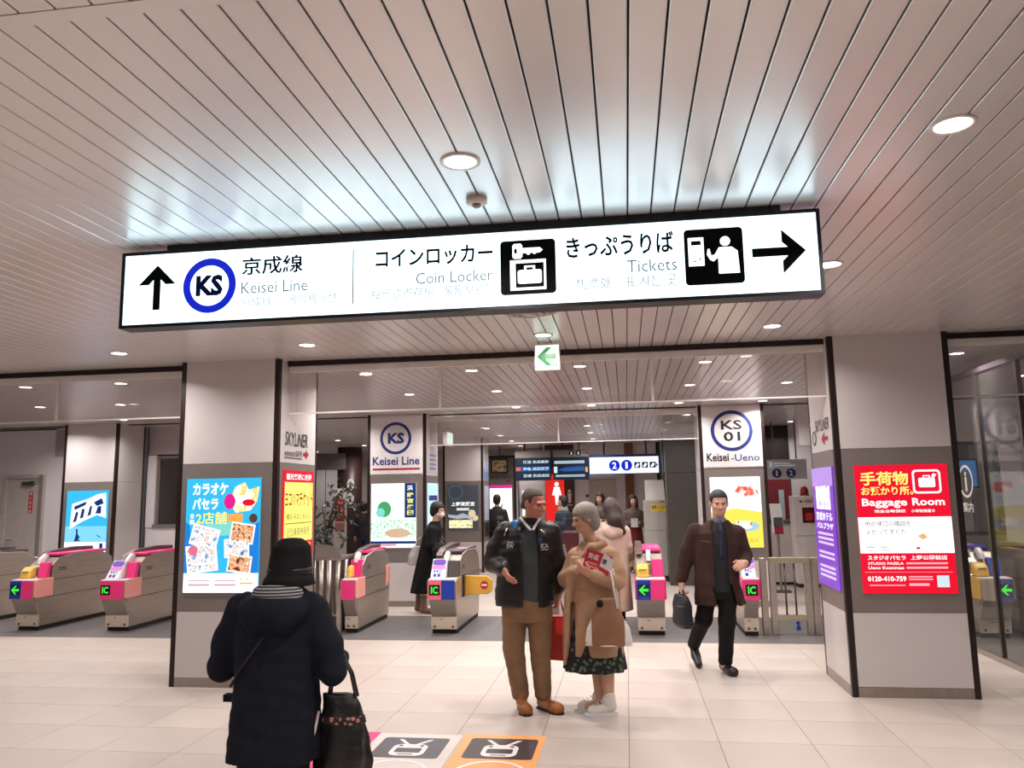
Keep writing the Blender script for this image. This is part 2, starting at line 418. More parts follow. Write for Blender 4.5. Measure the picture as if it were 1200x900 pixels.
flat('female_pictogram', fr_r, [disc(.05, 1.90, .055, 16), [(-.02, 1.83), (.12, 1.83), (.17, 1.62), (.10, 1.62), (.08, 1.38), (.02, 1.38), (0, 1.62), (-.07, 1.62)]], .004, lit('white_lit', '#ffffff', 1.0), rp_)
fr_m = Fr((-1.44, 20.25, 0), (1, 0, 0), (0, 0, 1))
flat('male_pictogram', fr_m, [disc(.0, 1.72, .04, 14), [(-.05, 1.67), (.05, 1.67), (.03, 1.42), (-.03, 1.42)], rc(-.07, .07, 1.36, 1.375)], .004, M_railw, wm)
we = wall('wall_end', M_wallg, -14, -2.05, 21.6, 21.8, 0, H)
for k in range(9): box('wall_joint', M_brown, -13+k*.75, -12.985+k*.75, 21.59, 21.6, 0, H, we)
box('wall_far_end', M_wallw, -14, 9, 26, 26.1, 0, H)['kind'] = 'structure'
# right-hand office
wo = wall('wall_right', M_wallw, 2.6, 4.55, 12.3, 12.5, 2.3, H)
M_off = mat('office_grey', '#77727a', .5)
box('upper_panel', M_wallw, 4.55, 9, 12.3, 12.5, 2.3, H, wo)
box('white_pier', M_wallw, 5.36, 9, 12.25, 12.5, 0, H, wo)
box('pier_panel', mat('pier_panel', '#c9c0ba', .5), 5.62, 6.1, 12.235, 12.25, .1, 2.65, wo)
box('dado', M_steel, 4.0, 5.36, 12.3, 12.4, 0, .95, wo)
box('office_back', M_off, 3.4, 5.6, 13.9, 14.0, 0, 2.35, wo)
box('office_side', M_off, 3.4, 3.5, 12.5, 13.9, 0, 2.35, wo)
w2 = empty('window_2', (4.9, 12.34, .95), kind='structure')
obj('window_frame', MB().box(4.0, 4.06, 12.3, 12.38, .95, 2.3).box(5.30, 5.36, 12.3, 12.38, .95, 2.3).box(4.06, 5.3, 12.3, 12.38, 2.25, 2.3).box(4.06, 5.3, 12.3, 12.38, .95, 1.0), M_brown, w2)
box('pane', M_glass2, 4.06, 5.30, 12.336, 12.344, 1.0, 2.25, w2)
box('blind', mat('pale_blind', '#b9b4b2', .5), 4.5, 4.98, 12.4, 12.42, .98, 1.86, w2)
for k in range(2):
    mo = empty('wall_monitor', (4.62+.75*k, 13.87, 1.62), 'blue control screen on the dark office wall '+('away from' if k == 0 else 'beside')+' the white pier', 'monitor', 'screens in the dark office')
    box('case', M_black, 4.3+.75*k, 4.95+.75*k, 13.84, 13.9, 1.62, 2.1, mo)
    box('screen', lit('blue_screen', '#2f6fae', .7), 4.33+.75*k, 4.92+.75*k, 13.835, 13.84, 1.65, 2.07, mo)
    for j in range(3): box('list_row', lit('pale_screen', '#cfe4f5', .8), 4.36+.75*k, 4.62+.75*k, 13.832, 13.835, 1.7+.12*j, 1.76+.12*j, mo)
# glass partition along the right side
gp = empty('glass_partition', (3.43, 9.2, 0), 'tall glass partition with steel mullions beside the yellow ticket gates', 'glass partition')
ys = [7.0, 7.36, 8.17, 9.0, 9.8, 10.6, 11.4]
box('top_rail', mat('purple_grey_rail', '#5d525e', .4, .4), 3.41, 3.45, 7.0, 11.4, 2.73, 2.78, gp)
for a in ys[1:]: box('mullion', M_steel_d, 3.41, 3.45, a-.018, a+.018, 0, 2.74, gp)
for a, b in zip(ys[1:], ys[2:]): box('pane', M_glass2, 3.426, 3.434, a+.018, b-.018, .06, 2.73, gp)
box('bottom_rail', M_steel, 3.40, 3.46, 7.36, 11.4, 0, .05, gp)
fi = Fr((3.424, 8.62, 1.69), (0, -1, 0), (0, 0, 1))
ring('info_ring', fi, 0, 0, .14, .165, .003, M_railw, gp)
text('lettering', fi, 'i', (-.025, .025, -.10, .10), .003, M_railw, gp, .03)
text('lettering', fi, '案内', (-.12, .12, -.31, -.21), .003, M_railw, gp, .01)
# ================================================================== SIGNS, LAMPS AND CEILING FITTINGS
# ---- downlights
def downlight():
    o = empty('ceiling_downlight', (0, 0, 0), 'round white recessed downlight in the slatted ceiling', 'ceiling light', 'recessed downlights in the slatted ceiling')
    obj('rim', MB().lathe([(.078, H+.004), (.078, H-.006), (.064, H-.006), (.062, H+.003)], n=24), M_railw, o, True)
    obj('lens', MB().lathe([(.062, H+.002), (.062, H-.003), (.03, H-.0045), (.0005, H-.005)], n=24), lit('downlight_lens', '#fff4ea', 9.0), o, True)
    ld = bpy.data.lights.new('downlight_lamp', 'AREA'); ld.shape = 'DISK'; ld.size = .12; ld.energy = LAMP_W; ld.color = (1.0, .945, .905); ld.spread = math.radians(150)
    lo = bpy.data.objects.new('downlight_lamp', ld); COL.objects.link(lo); lo.parent = o; lo.location = (0, 0, H-.012)
    return o
DL = [(-0.59, 2.83), (1.20, 2.84), (1.20, 4.58), (1.18, 6.26), (-2.61, 6.17), (-4.32, 6.16), (-0.62, 6.20), (-2.65, 7.80),
      (-1.53, 7.83), (-0.42, 7.83), (0.82, 7.87), (-5.41, 7.77), (-6.55, 7.76), (3.19, 7.96), (-2.65, 9.49), (-1.54, 9.48),
      (-0.43, 9.52), (0.80, 9.54), (1.94, 9.63), (-6.59, 9.48), (-7.73, 9.44), (4.59, 9.76), (-4.29, 11.20), (-2.64, 11.20),
      (-1.55, 11.30), (-0.46, 11.39), (0.79, 11.43), (1.97, 11.50), (-7.78, 11.28), (-8.96, 11.19), (-2.60, 13.05), (-0.67, 13.00),
      (1.04, 13.24), (-2.60, 14.73), (-0.69, 14.80), (3.08, 15.17), (-2.63, 16.59), (-0.70, 16.50), (-6.29, 16.67), (-2.64, 18.35),
      (-0.72, 18.30), (-6.31, 18.53), (-8.36, 20.55), (-2.68, 20.25)]          # every one of these can be seen in the photograph
# past the first four, the same ceiling grid goes on over the concourse behind and beside the photographer
DL_OFF = [(-9.60, 8.00), (-9.60, 9.40), (-9.60, 6.00), (4.40, 8.20), (-2.60, 0.60), (-0.60, 0.60), (1.20, 0.60), (-4.60, 2.80),  # first four are unseen extra lamps, added to brighten the left and right sides
      (-2.60, -1.60), (-0.60, -1.60), (1.20, -1.60), (3.20, 0.60), (3.20, 4.60), (-6.40, 4.40), (-6.40, 0.60)]
first = downlight()
for i, (x, y) in enumerate(DL+DL_OFF):
    o = first if i == 0 else copy_tree(first)
    o.location = (x, y, 0)
    if i >= len(DL):
        for ch in o.children:
            if ch.name.startswith(('downlight_lamp', 'lens')): ch.name = '%s_%d_offscreen' % (ch.name.split('.')[0], i-len(DL)+1)
    where = ('before the big hanging sign' if y < 3.5 else 'between the hanging sign and the glass barrier' if y < 6.9 else
             'over the ticket gates left of the karaoke poster column' if y < 12 and x < -4.2 else 'over the ticket gates between the poster columns' if y < 12 and x < 2.1 else
             'over the yellow sided gates' if y < 12 else 'beyond the columns marked KS')
    own = {(-.59, 2.83): 'beside the smoke detector', (1.20, 4.58): 'beyond the arrow end of the big hanging sign', (1.18, 6.26): 'before the red baggage room column',
           (-2.61, 6.17): 'near the inner side of the karaoke poster column', (-4.32, 6.16): 'near the outer edge of the karaoke poster column', (-.62, 6.2): 'just before the exit sign', (3.19, 7.96): 'behind the glass barrier beside the baggage room column'}.get((x, y))
    o['label'] = 'round recessed downlight '+(own or where); o['group'] = 'recessed downlights' if own else 'downlights '+where  # the first four of DL_OFF are added unseen lamps
# ---- smoke detector, round air diffuser
sd = empty('smoke_detector', (-.60, 3.22, H-.06), 'small beige smoke detector on the ceiling above the big sign', 'smoke detector')
obj('base', MB().lathe([(.046, H), (.046, H-.020), (.036, H-.027)], (-.60, 3.22, 0), 24), mat('beige_plastic', '#d2c4bb', .5), sd, True)
obj('sensor', MB().lathe([(.02, H-.027), (.018, H-.036), (.010, H-.042)], (-.60, 3.22, 0), 16), mat('beige_plastic_lens', '#8d7d74', .5), sd, True)
ad = empty('air_diffuser', (-.63, 5.35, H-.03), 'round grey ceiling air diffuser of nested rings beside the EXIT lamp', 'air diffuser')
for k, (a, b_) in enumerate(((.20, .006), (.155, .016), (.11, .024))):
    obj('diffuser_ring', MB().lathe([(a, H), (a, H-b_), (a-.035, H-b_-.008), (a-.036, H-.001)], (-.63, 5.35, 0), 32), M_steel, ad, True)
obj('hub', MB().lathe([(.06, H), (.055, H-.034), (.01, H-.038)], (-.63, 5.35, 0), 20), M_steel, ad, True)
# ---- the big hanging sign
M_signlit = lit('sign_white_lit', '#d6f4ff', 2.4)
M_ink = mat('sign_black_ink', '#07070a', .6, spec=.1)
M_inkblue = lit('sign_blue_ink', '#0a22d0', .8)
M_inkgrey = lit('sign_grey_ink', '#8d9aa2', .36)
M_inkpale = lit('sign_pale_ink', '#b4bfc5', .5)
M_signwhite = lit('sign_white_print', '#ffffff', 1.6)
SY = 3.45
sg = empty('hanging_sign', (-.775, SY, 2.46), 'long backlit white sign to the Keisei Line, coin lockers and tickets under the ceiling', 'sign')
M_case = mat('sign_case_black', '#14161c', .4, .3)
obj('case', MB().box(-2.43, .88, SY, SY+.10, 2.462, 2.478).box(-2.43, .88, SY, SY+.10, 2.828, 2.844).box(-2.43, -2.414, SY, SY+.10, 2.478, 2.828).box(.864, .88, SY, SY+.10, 2.478, 2.828).box(-2.414, .864, SY+.085, SY+.10, 2.478, 2.828), M_case, sg)
box('lit_face', M_signlit, -2.414, .864, SY+.006, SY+.02, 2.478, 2.828, sg)
box('rear_face', M_case, -2.414, .864, SY+.092, SY+.103, 2.478, 2.828, sg)
box('ceiling_mount', M_case, -2.2, .72, SY+.012, SY+.09, 2.844, 2.876, sg)
F = Fr((0, SY+.006, 0), (1, 0, 0), (0, 0, 1)); N1 = .0015
def T(body, a0, a1, b0, b1, m, bold=0.0, par=None, n=N1): return text('lettering', F, body, (a0, a1, b0, b1), n, m, par or sg, bold)
def arrow_pts(cx, cy, L, W, th, ang):
    """straight arrow with an open chevron head, pointing along ang"""
    pts = [(L/2, 0), (L/2-W, W), (L/2-W, W-th*1.42), (L/2-th*1.9, th/2*.98), (-L/2, th/2), (-L/2, -th/2), (L/2-th*1.9, -th/2*.98), (L/2-W, -W+th*1.42), (L/2-W, -W)]
    c, s_ = math.cos(ang), math.sin(ang)
    return [(cx+x*c-y*s_, cy+x*s_+y*c) for x, y in pts]
flat('arrow', F, [arrow_pts(-2.24, 2.66, .225, .098, .038, math.pi/2)], N1, M_ink, sg)
ring('line_ring', F, -1.965, 2.655, .10, .137, N1, M_inkblue, sg)
T('KS', -2.035, -1.895, 2.603, 2.708, mat('sign_navy_ink', '#101a5a', .6, spec=.1), .05)
T('京成線', -1.80, -1.49, 2.694, 2.785, M_ink, .018)
T('Keisei Line', -1.80, -1.465, 2.603, 2.662, M_inkgrey, 0)
T('京成线', -1.80, -1.64, 2.538, 2.588, M_inkpale); T('케이세이선', -1.56, -1.325, 2.538, 2.588, M_inkpale)
flat('divider', F, [rc(-1.243, -1.237, 2.525, 2.79)], N1, M_inkgrey, sg)
T('コインロッカー', -1.13, -.57, 2.69, 2.78, M_ink, .022)
T('Coin Locker', -.935, -.57, 2.603, 2.658, M_inkgrey)
T('投币式寄存柜', -1.15, -.85, 2.538, 2.59, M_inkpale); T('물품 보관함', -.80, -.57, 2.538, 2.59, M_inkpale)
pc = flat('locker_pictogram', F, [rrc(-.535, -.28, 2.528, 2.784, .018)], N1, M_ink, sg)
flat('locker_box', F, [rc(-.49, -.465, 2.548, 2.69), rc(-.335, -.325, 2.548, 2.69), rc(-.465, -.335, 2.548, 2.56), rc(-.465, -.335, 2.675, 2.69)], N1*2, M_signwhite, pc)
flat('suitcase', F, [rrc(-.455, -.345, 2.578, 2.642, .01), rc(-.425, -.415, 2.642, 2.662), rc(-.385, -.375, 2.642, 2.662), rc(-.415, -.385, 2.654, 2.662)], N1*2, M_signwhite, pc)
flat('key', F, [[(-.478, 2.705), (-.47, 2.697), (-.44, 2.697), (-.432, 2.708), (-.432, 2.722), (-.415, 2.722), (-.41, 2.714), (-.40, 2.714), (-.395, 2.722), (-.385, 2.722), (-.38, 2.716), (-.372, 2.716), (-.366, 2.722), (-.352, 2.722), (-.338, 2.734), (-.352, 2.746), (-.432, 2.746), (-.432, 2.758), (-.44, 2.768), (-.47, 2.768), (-.478, 2.76)]], N1*2, M_signwhite, pc); flat('key_hole', F, [rrc(-.47, -.457, 2.722, 2.744, .004)], N1*3, M_ink, pc)
T('きっぷうりば', -.23, .25, 2.685, 2.785, M_ink, .022)
T('Tickets', .04, .26, 2.603, 2.66, M_inkgrey)
T('售票处', -.19, -.03, 2.533, 2.588, M_inkpale); T('표 사는 곳', .03, .255, 2.533, 2.588, M_inkpale)
pc = flat('ticket_pictogram', F, [rrc(.295, .55, 2.528, 2.784, .018)], N1, M_ink, sg)
flat('machine', F, [rc(.312, .325, 2.615, 2.745), rc(.368, .38, 2.615, 2.745), rc(.325, .368, 2.73, 2.745), rc(.325, .368, 2.615, 2.71)], N1*2, M_signwhite, pc)
flat('machine_detail', F, [rc(.332, .345, 2.634, 2.638), rc(.36, .364, 2.64, 2.652)], N1*3, M_ink, pc)
flat('buyer', F, [disc(.473, 2.722, .022, 18), [(.445, 2.695), (.50, 2.695), (.525, 2.675), (.53, 2.575), (.44, 2.575), (.44, 2.65), (.42, 2.632), (.405, 2.64), (.392, 2.665), (.396, 2.69), (.405, 2.69), (.41, 2.66), (.425, 2.662)]], N1*2, M_signwhite, pc)
flat('arrow', F, [arrow_pts(.70, 2.66, .228, .10, .040, 0)], N1, M_ink, sg)
sg.scale = (1.0254,)*3; sg.location = (-.795, 3.5376, 2.4813)      # the sign is 3.4 m long, tight under the ceiling
# ---- exit lamp
M_exitlit = lit('exit_white_lit', '#e6fff0', 1.15); M_exitg = lit('exit_green', '#00a045', .55)
ex = empty('exit_sign', (-.62, 6.5, 2.67), 'small square emergency exit lamp with a green arrow hanging before the glass barrier', 'exit sign', None)
box('case', M_railw, -.727, -.513, 6.50, 6.55, 2.665, 2.885, ex, bevel=.006)
box('lit_face', M_exitlit, -.719, -.521, 6.496, 6.502, 2.673, 2.877, ex)
obj('stem', MB().tube([(-.62, 6.525, 2.87), (-.62, 6.525, H)], .012), M_railw, ex)
Fx = Fr((-.62, 6.496, 2.775), (1, 0, 0), (0, 0, 1))
flat('arrow', Fx, [[(-.085, .005), (-.005, .082), (.038, .082), (-.015, .028), (.075, .028), (.075, -.018), (-.015, -.018), (.038, -.072), (-.005, -.072)]], .0015, M_exitg, ex)
flat('door_mark', Fx, [rc(.045, .052, -.085, -.045), rc(.075, .082, -.085, -.045), rc(.052, .075, -.07, -.064)], .0015, M_exitg, ex)
ex2 = empty('exit_sign', (-3.08, 13.5, 2.55), 'narrow edge-on green exit lamp hanging behind the Keisei Line column', 'exit sign')
box('case', M_railw, -3.12, -3.04, 13.3, 13.75, 2.52, 2.76, ex2, .006); box('lit_face', M_exitg, -3.125, -3.119, 13.32, 13.73, 2.54, 2.74, ex2); box('lit_face', M_exitlit, -3.041, -3.035, 13.32, 13.73, 2.54, 2.74, ex2)
obj('stem', MB().tube([(-3.08, 13.5, 2.75), (-3.08, 13.5, H)], .012), M_railw, ex2)
# ---- lettering on the front columns' inner sides
lf = empty('column_lettering', (-3.09, 7.12, 2.0), 'red and black SKYLINER entrance gate lettering on the karaoke poster column side', 'lettering')
FL = Fr((-3.10, 7.12, 2.1), (0, 1, 0), (0, 0, 1))
text('lettering', FL, 'SKYLiNER', (-.25, .27, .02, .15), .002, M_dark, lf, .004, shear=.15)
text('lettering', FL, 'entrance GATE', (-.26, .14, -.075, -.02), .002, M_dark, lf, .01)
flat('arrow', FL, [[(.17, -.06), (.23, -.06), (.23, -.09), (.30, -.045), (.23, 0), (.23, -.03), (.17, -.03)]], .002, M_redp, lf)
flat('underline', FL, [rc(-.26, .14, -.095, -.088)], .002, M_dark, lf)
rf = empty('column_lettering', (1.70, 7.2, 2.0), 'grey SKYLINER lettering with a red arrow on the baggage room column side', 'lettering')
FR_ = Fr((1.711, 7.2, 2.1), (0, -1, 0), (0, 0, 1))
text('lettering', FR_, 'SKYLiNER', (-.20, .29, .04, .14), .002, M_dark, rf, 0, shear=.15)
flat('arrow', FR_, [[(.22, -.05), (.10, -.05), (.10, -.09), (.0, -.035), (.10, .02), (.10, -.02), (.22, -.02)]], .002, M_redp, rf)
ring('mark_ring', FR_, -.26, -.01, .05, .065, .002, M_dark, rf)
# ---- column name plates
def ks_plate(label, x0, x1, y, kind):
    s = empty('station_plate', ((x0+x1)/2, y, 1.97), label, 'sign'); cx = (x0+x1)/2
    box('board', mat('plate_white', '#e3dcdd', .4), x0, x1, y-.012, y, 1.985, H-.03, s)
    f = Fr((cx, y-.012, 0), (1, 0, 0), (0, 0, 1))
    if kind == 0:
        ring('line_ring', f, -.01, 2.535, .205, .25, .002, M_navy, s)
        text('lettering', f, 'KS', (-.135, .125, 2.45, 2.62), .002, M_navy, s, .045)
        text('lettering', f, 'Keisei Line', (-.375, .37, 2.12, 2.25), .002, M_navy, s, .022)
        flat('underline', f, [rc(-.375, .375, 2.045, 2.075)], .002, M_redp, s)
    else:
        ring('line_ring', f, .0, 2.515, .25, .30, .002, M_navy, s)
        text('lettering', f, 'KS', (-.15, .15, 2.53, 2.67), .002, M_dark, s, .022)
        text('lettering', f, '01', (-.12, .12, 2.36, 2.5), .002, M_dark, s, .022)
        text('lettering', f, 'Keisei', (-.375, -.06, 2.07, 2.19), .002, M_dark, s, .022)
        text('lettering', f, '-Ueno', (-.03, .375, 2.07, 2.17), .002, M_navy, s, .006)
    return s
ks_plate('white column plate reading KS Keisei Line with a red underline', -3.91, -3.08, 11.778, 0)
ks_plate('white column plate reading KS 01 Keisei-Ueno in a blue ring', 1.14, 1.98, 11.848, 1)
# ---- posters in lightboxes
M_pwhite = lit('poster_white', '#ffffff', 1.15); M_pred = lit('poster_red', '#e6112f', .95); M_pyel = lit('poster_yellow', '#fff27a', 1.0)
M_pcyan = lit('poster_cyan', '#35b6e8', 1.0); M_pblue = lit('poster_blue', '#1f7fd6', .95); M_ppurp = lit('poster_purple', '#7b35c8', .8)
M_pgrey = lit('poster_grey_text', '#9aa3ad', .6); M_pdark = mat('poster_dark_text', '#2a2830', .6); M_porange = lit('poster_orange', '#ffa64a', 1.0)
M_pmag = lit('poster_magenta', '#e0218a', .95); M_pgreen = lit('poster_green', '#4fae6a', .8); M_pteal = lit('poster_teal', '#7fd3c6', 1.0); M_pnavy = lit('poster_navy', '#1c3f86', .6)
def lightbox(label, fr, w_, h_, base_m, frame_w=.0):
    """fr: frame at the poster's lower-left corner"""
    c = fr.at(w_/2, 0, .01)
    p = empty('lightbox_poster', c, label, 'poster')
    flat('face', fr, [rc(0, w_, 0, h_)], .008, base_m, p, .012)
    return p
# karaoke poster
fk = Fr((-3.962, 6.725, .812), (1, 0, 0), (0, 0, 1))
kp = lightbox('bright blue karaoke poster with white lettering and tilted food photos on a column', fk, .71, 1.01, M_pcyan)
flat('lower_band', fk, [rc(0, .71, 0, .17)], .0095, M_pwhite, kp)
flat('deep_blue_patch', fk, [[(.42, .17), (.71, .17), (.71, .62), (.58, .55)]], .0094, M_pblue, kp); flat('deep_blue_patch', fk, [[(.0, .17), (.10, .17), (.04, .6), (0, .62)]], .0094, M_pblue, kp)
flat('teal_patch', fk, [[(.25, .5), (.5, .5), (.46, .62), (.2, .6)]], .0096, M_pteal, kp)
text('lettering', fk, 'カラオケ', (.06, .40, .86, .97), .011, M_pwhite, kp, .035)
text('lettering', fk, 'パセラ', (.06, .31, .73, .835), .011, M_pwhite, kp, .035)
text('lettering', fk, '全', (.04, .085, .655, .70), .011, M_pwhite, kp, .014)
text('lettering', fk, '部', (.04, .085, .60, .645), .011, M_pwhite, kp, .014)
text('lettering', fk, '2店舗', (.10, .40, .60, .71), .011, M_pyel, kp, .014)
M_food = picture('food_picture', ['#2b1710', '#8a4a2a', '#d9b48c', '#a05c38', '#fff4e4'], .9, 22)
M_food2 = picture('room_picture', ['#3a4a70', '#8fa6c4', '#e6ebf2', '#b08f80', '#ffffff'], .9, 18)
M_fish = picture('fish_picture', ['#ffffff', '#ffe9c4', '#ff9f40', '#ffffff'], 1.1, 9)
flat('fish_print', fk, [[(.42, .80), (.47, .93), (.56, .97), (.60, .90), (.70, .93), (.68, .80), (.62, .72), (.48, .70)]], .0105, M_fish, kp)
flat('flower_print', fk, [disc(.42, .80, .055, 14, .07)], .0108, M_pmag, kp); flat('red_fish_print', fk, [disc(.60, .79, .06, 16, .03)], .0112, M_pred, kp)
flat('seal', fk, [disc(.65, .65, .04, 18)], .0112, mat('seal_brown', '#6d4a3a', .5), kp)
flat('orange_label', fk, [rc(.41, .55, .62, .69)], .0108, M_porange, kp)
def tilt(cx, cy, w_, h_, a):
    c, s_ = math.cos(a), math.sin(a); return [(cx+x*c-y*s_, cy+x*s_+y*c) for x, y in ((-w_/2, -h_/2), (w_/2, -h_/2), (w_/2, h_/2), (-w_/2, h_/2))]
for cx, cy, w_, h_, a, pm in ((.19, .49, .24, .16, -.25, M_food2), (.17, .30, .27, .22, .12, M_food2), (.55, .52, .20, .15, -.15, M_food), (.50, .39, .21, .14, .05, M_food2), (.53, .25, .20, .13, -.12, M_food)):
    bdr = flat('photo_border', fk, [tilt(cx, cy, w_+.025, h_+.025, a)], .0110, M_pwhite, kp)
    flat('photo', fk, [tilt(cx, cy, w_, h_, a)], .0122, pm, bdr)
flat('seal', fk, [disc(.085, .37, .045, 18)], .0126, lit('seal_pink', '#e8718c', .9), kp)
flat('fine_print', fk, [rc(.05, .25, .06, .075), rc(.30, .50, .06, .075), rc(.05, .25, .10, .108), rc(.30, .50, .10, .108)], .011, lit('pale_magenta', '#d8a0b4', .8), kp)
text('lettering', fk, '銀の龍の', (.54, .65, .105, .13), .011, M_porange, kp, .01); flat('fine_print', fk, [rc(.54, .66, .075, .088)], .011, M_porange, kp)
# Yokohama ticket poster on the side of the same column
fy = Fr((-3.096, 6.84, .812), (0, 1, 0), (0, 0, 1))
yp = lightbox('yellow and red ticket poster on the side of the karaoke poster column', fy, .69, 1.08, M_pred)
flat('yellow_field', fy, [rc(.02, .67, .42, .97)], .0095, M_pyel, yp)
text('lettering', fy, '観光客様に好評', (.05, .63, .99, 1.05), .011, M_pwhite, yp, .014)
text('lettering', fy, 'ヨコハマチケット', (.03, .66, .74, .88), .011, lit('poster_brown_text', '#a3341c', .8), yp, .014)
text('lettering', fy, '横浜 みなとみらい', (.06, .62, .62, .68), .011, M_pdark, yp)
flat('rule', fy, [rc(.04, .64, .585, .592)], .011, M_pdark, yp)
text('lettering', fy, '記念乗車券発売', (.08, .60, .47, .55), .011, lit('poster_grey2', '#8a8a60', .6), yp)
text('lettering', fy, '好評発売中', (.06, .63, .36, .40), .011, M_pyel, yp, .014)
text('lettering', fy, '仙養麺', (.06, .63, .05, .31), .011, M_pwhite, yp, .014)
# baggage room poster
fb = Fr((1.85, 6.793, .80), (1, 0, 0), (0, 0, 1))
bp = lightbox('red and white Baggage Room poster with a suitcase mark on a column', fb, .71, 1.02, M_pred)
flat('white_field', fb, [rc(0, .71, .315, .60)], .0095, M_pwhite, bp)
text('lettering', fb, '手荷物', (.04, .41, .855, .965), .011, M_pyel, bp, .024)
text('lettering', fb, 'お預かり所。', (.04, .44, .775, .845), .011, M_pyel, bp, .022)
text('lettering', fb, 'Baggage', (.04, .385, .672, .75), .011, M_pwhite, bp, .02); text('lettering', fb, 'Room', (.425, .67, .69, .75), .011, M_pwhite, bp, .022)
text('lettering', fb, '現金自動預機', (.13, .37, .635, .66), .011, M_pwhite, bp, .01); text('lettering', fb, '小荷物預置き', (.41, .59, .635, .66), .011, M_pwhite, bp, .01)
mk = flat('suitcase_mark', fb, [rrc(.44, .655, .785, .975, .03)], .0105, M_pwhite, bp)
flat('mark_field', fb, [rrc(.455, .64, .80, .96, .02)], .0115, M_pred, mk)
flat('suitcase', fb, [rrc(.485, .61, .835, .91, .012), rc(.52, .528, .91, .93), rc(.567, .575, .91, .93), rc(.528, .567, .922, .93), [(.585, .92), (.60, .945), (.625, .935), (.605, .91)]], .0125, M_pwhite, mk)
text('lettering', fb, '他の帰口の隣岡を', (.05, .40, .525, .57), .011, M_pdark, bp, .004)
text('lettering', fb, '上がってすぐだ', (.05, .36, .465, .505), .011, M_pdark, bp, .004)
flat('bird_print', fb, [[(.44, .45), (.49, .47), (.52, .44), (.48, .42)]], .011, lit('poster_peach', '#f0b27a', .9), bp)
flat('red_dot', fb, [rrc(.425, .455, .345, .362, .006)], .011, M_pred, bp)
flat('fine_print', fb, [rc(.05, .11, .36, .366), rc(.16, .21, .36, .366), rc(.06, .10, .335, .341), rc(.17, .23, .335, .341)], .011, M_pgrey, bp)
text('lettering', fb, 'スタジオパセラ', (.05, .34, .262, .297), .011, M_pwhite, bp, .02); text('lettering', fb, '上野公園前店', (.375, .65, .262, .297), .011, M_pwhite, bp, .012)
text('lettering', fb, 'STUDIO PASELA', (.05, .32, .225, .245), .011, M_pwhite, bp, .015)
text('lettering', fb, 'Ueno Koenmae', (.05, .32, .19, .213), .011, M_pwhite, bp, .015)
flat('fine_print', fb, [rc(.34, .65, .228, .242), rc(.34, .65, .193, .208), rc(.02, .68, .165, .168), rc(.35, .53, .125, .135), rc(.35, .53, .105, .115), rc(.35, .50, .06, .08)], .011, lit('poster_pink', '#f7b3bd', .9), bp)
text('lettering', fb, '0120-410-759', (.04, .33, .095, .135), .011, M_pwhite, bp, .022)
flat('fine_print', fb, [rc(.05, .32, .06, .068)], .011, lit('poster_pink', '#f7b3bd', .9), bp)
flat('code_patch', fb, [rc(.56, .65, .05, .14)], .011, lit('poster_paleblue', '#d5e6ee', .9), bp)
# purple poster on its side
fu = Fr((1.706, 7.60, .80), (0, -1, 0), (0, 0, 1))
pp = lightbox('violet poster with rows of white text on the side of the baggage room column', fu, .71, 1.02, M_ppurp)
flat('lilac_top', fu, [rc(0, .71, .86, 1.02)], .0095, lit('poster_lilac', '#b48be0', .9), pp)
flat('photo', fu, [rc(.12, .6, .66, .86)], .011, picture('violet_picture', ['#5a2aa0', '#c9b6ee', '#ffffff', '#8d5fd0'], .9, 12), pp)
text('lettering', fu, '京成ホテル', (.08, .64, .56, .64), .011, M_pwhite, pp, .014)
text('lettering', fu, 'パルプラザ', (.08, .64, .49, .545), .011, M_pwhite, pp, .014)
flat('fine_print', fu, [rc(.1, .62, .44-.04*k, .46-.04*k) for k in (0, 1, 2, 4, 5, 7, 8, 9)], .011, lit('poster_paleviolet', '#d9c6f5', .9), pp)
# map poster on the KS column
fm = Fr((-3.89, 11.773, .87), (1, 0, 0), (0, 0, 1))
mp_ = lightbox('white and green garden poster with a dark blue band below the Keisei Line plate', fm, .71, .97, M_pwhite)
flat('navy_band', fm, [rc(.53, .71, .45, .97)], .0095, M_pnavy, mp_)
text('lettering', fm, '浜', (.57, .66, .86, .94), .011, M_pwhite, mp_, .014)
for k, ch in enumerate('離宮庭園'): text('lettering', fm, ch, (.57, .67, .76-k*.09, .83-k*.09), .011, M_pyel, mp_, .03)
flat('green_print', fm, [disc(.21, .58, .11, 18, .12)], .0105, M_pgreen, mp_); flat('cyan_print', fm, [disc(.15, .53, .07, 14)], .011, M_pteal, mp_)
M_garden = picture('garden_picture', ['#2f7d55', '#8fd0a8', '#e8f6ef', '#54a37a', '#cfe8d8'], .95, 18)
flat('garden_photo', fm, [rc(0, .71, .15, .42)], .0095, M_garden, mp_)
flat('pond_print', fm, [disc(.42, .22, .2, 18, .07)], .0105, lit('poster_sand', '#d8b79a', .9), mp_)
flat('caption_bar', fm, [rc(0, .71, .06, .10), ], .011, M_pnavy, mp_); flat('caption_bar', fm, [rc(.0, .40, .03, .055)], .011, lit('poster_rose', '#d78aa8', .9), mp_)
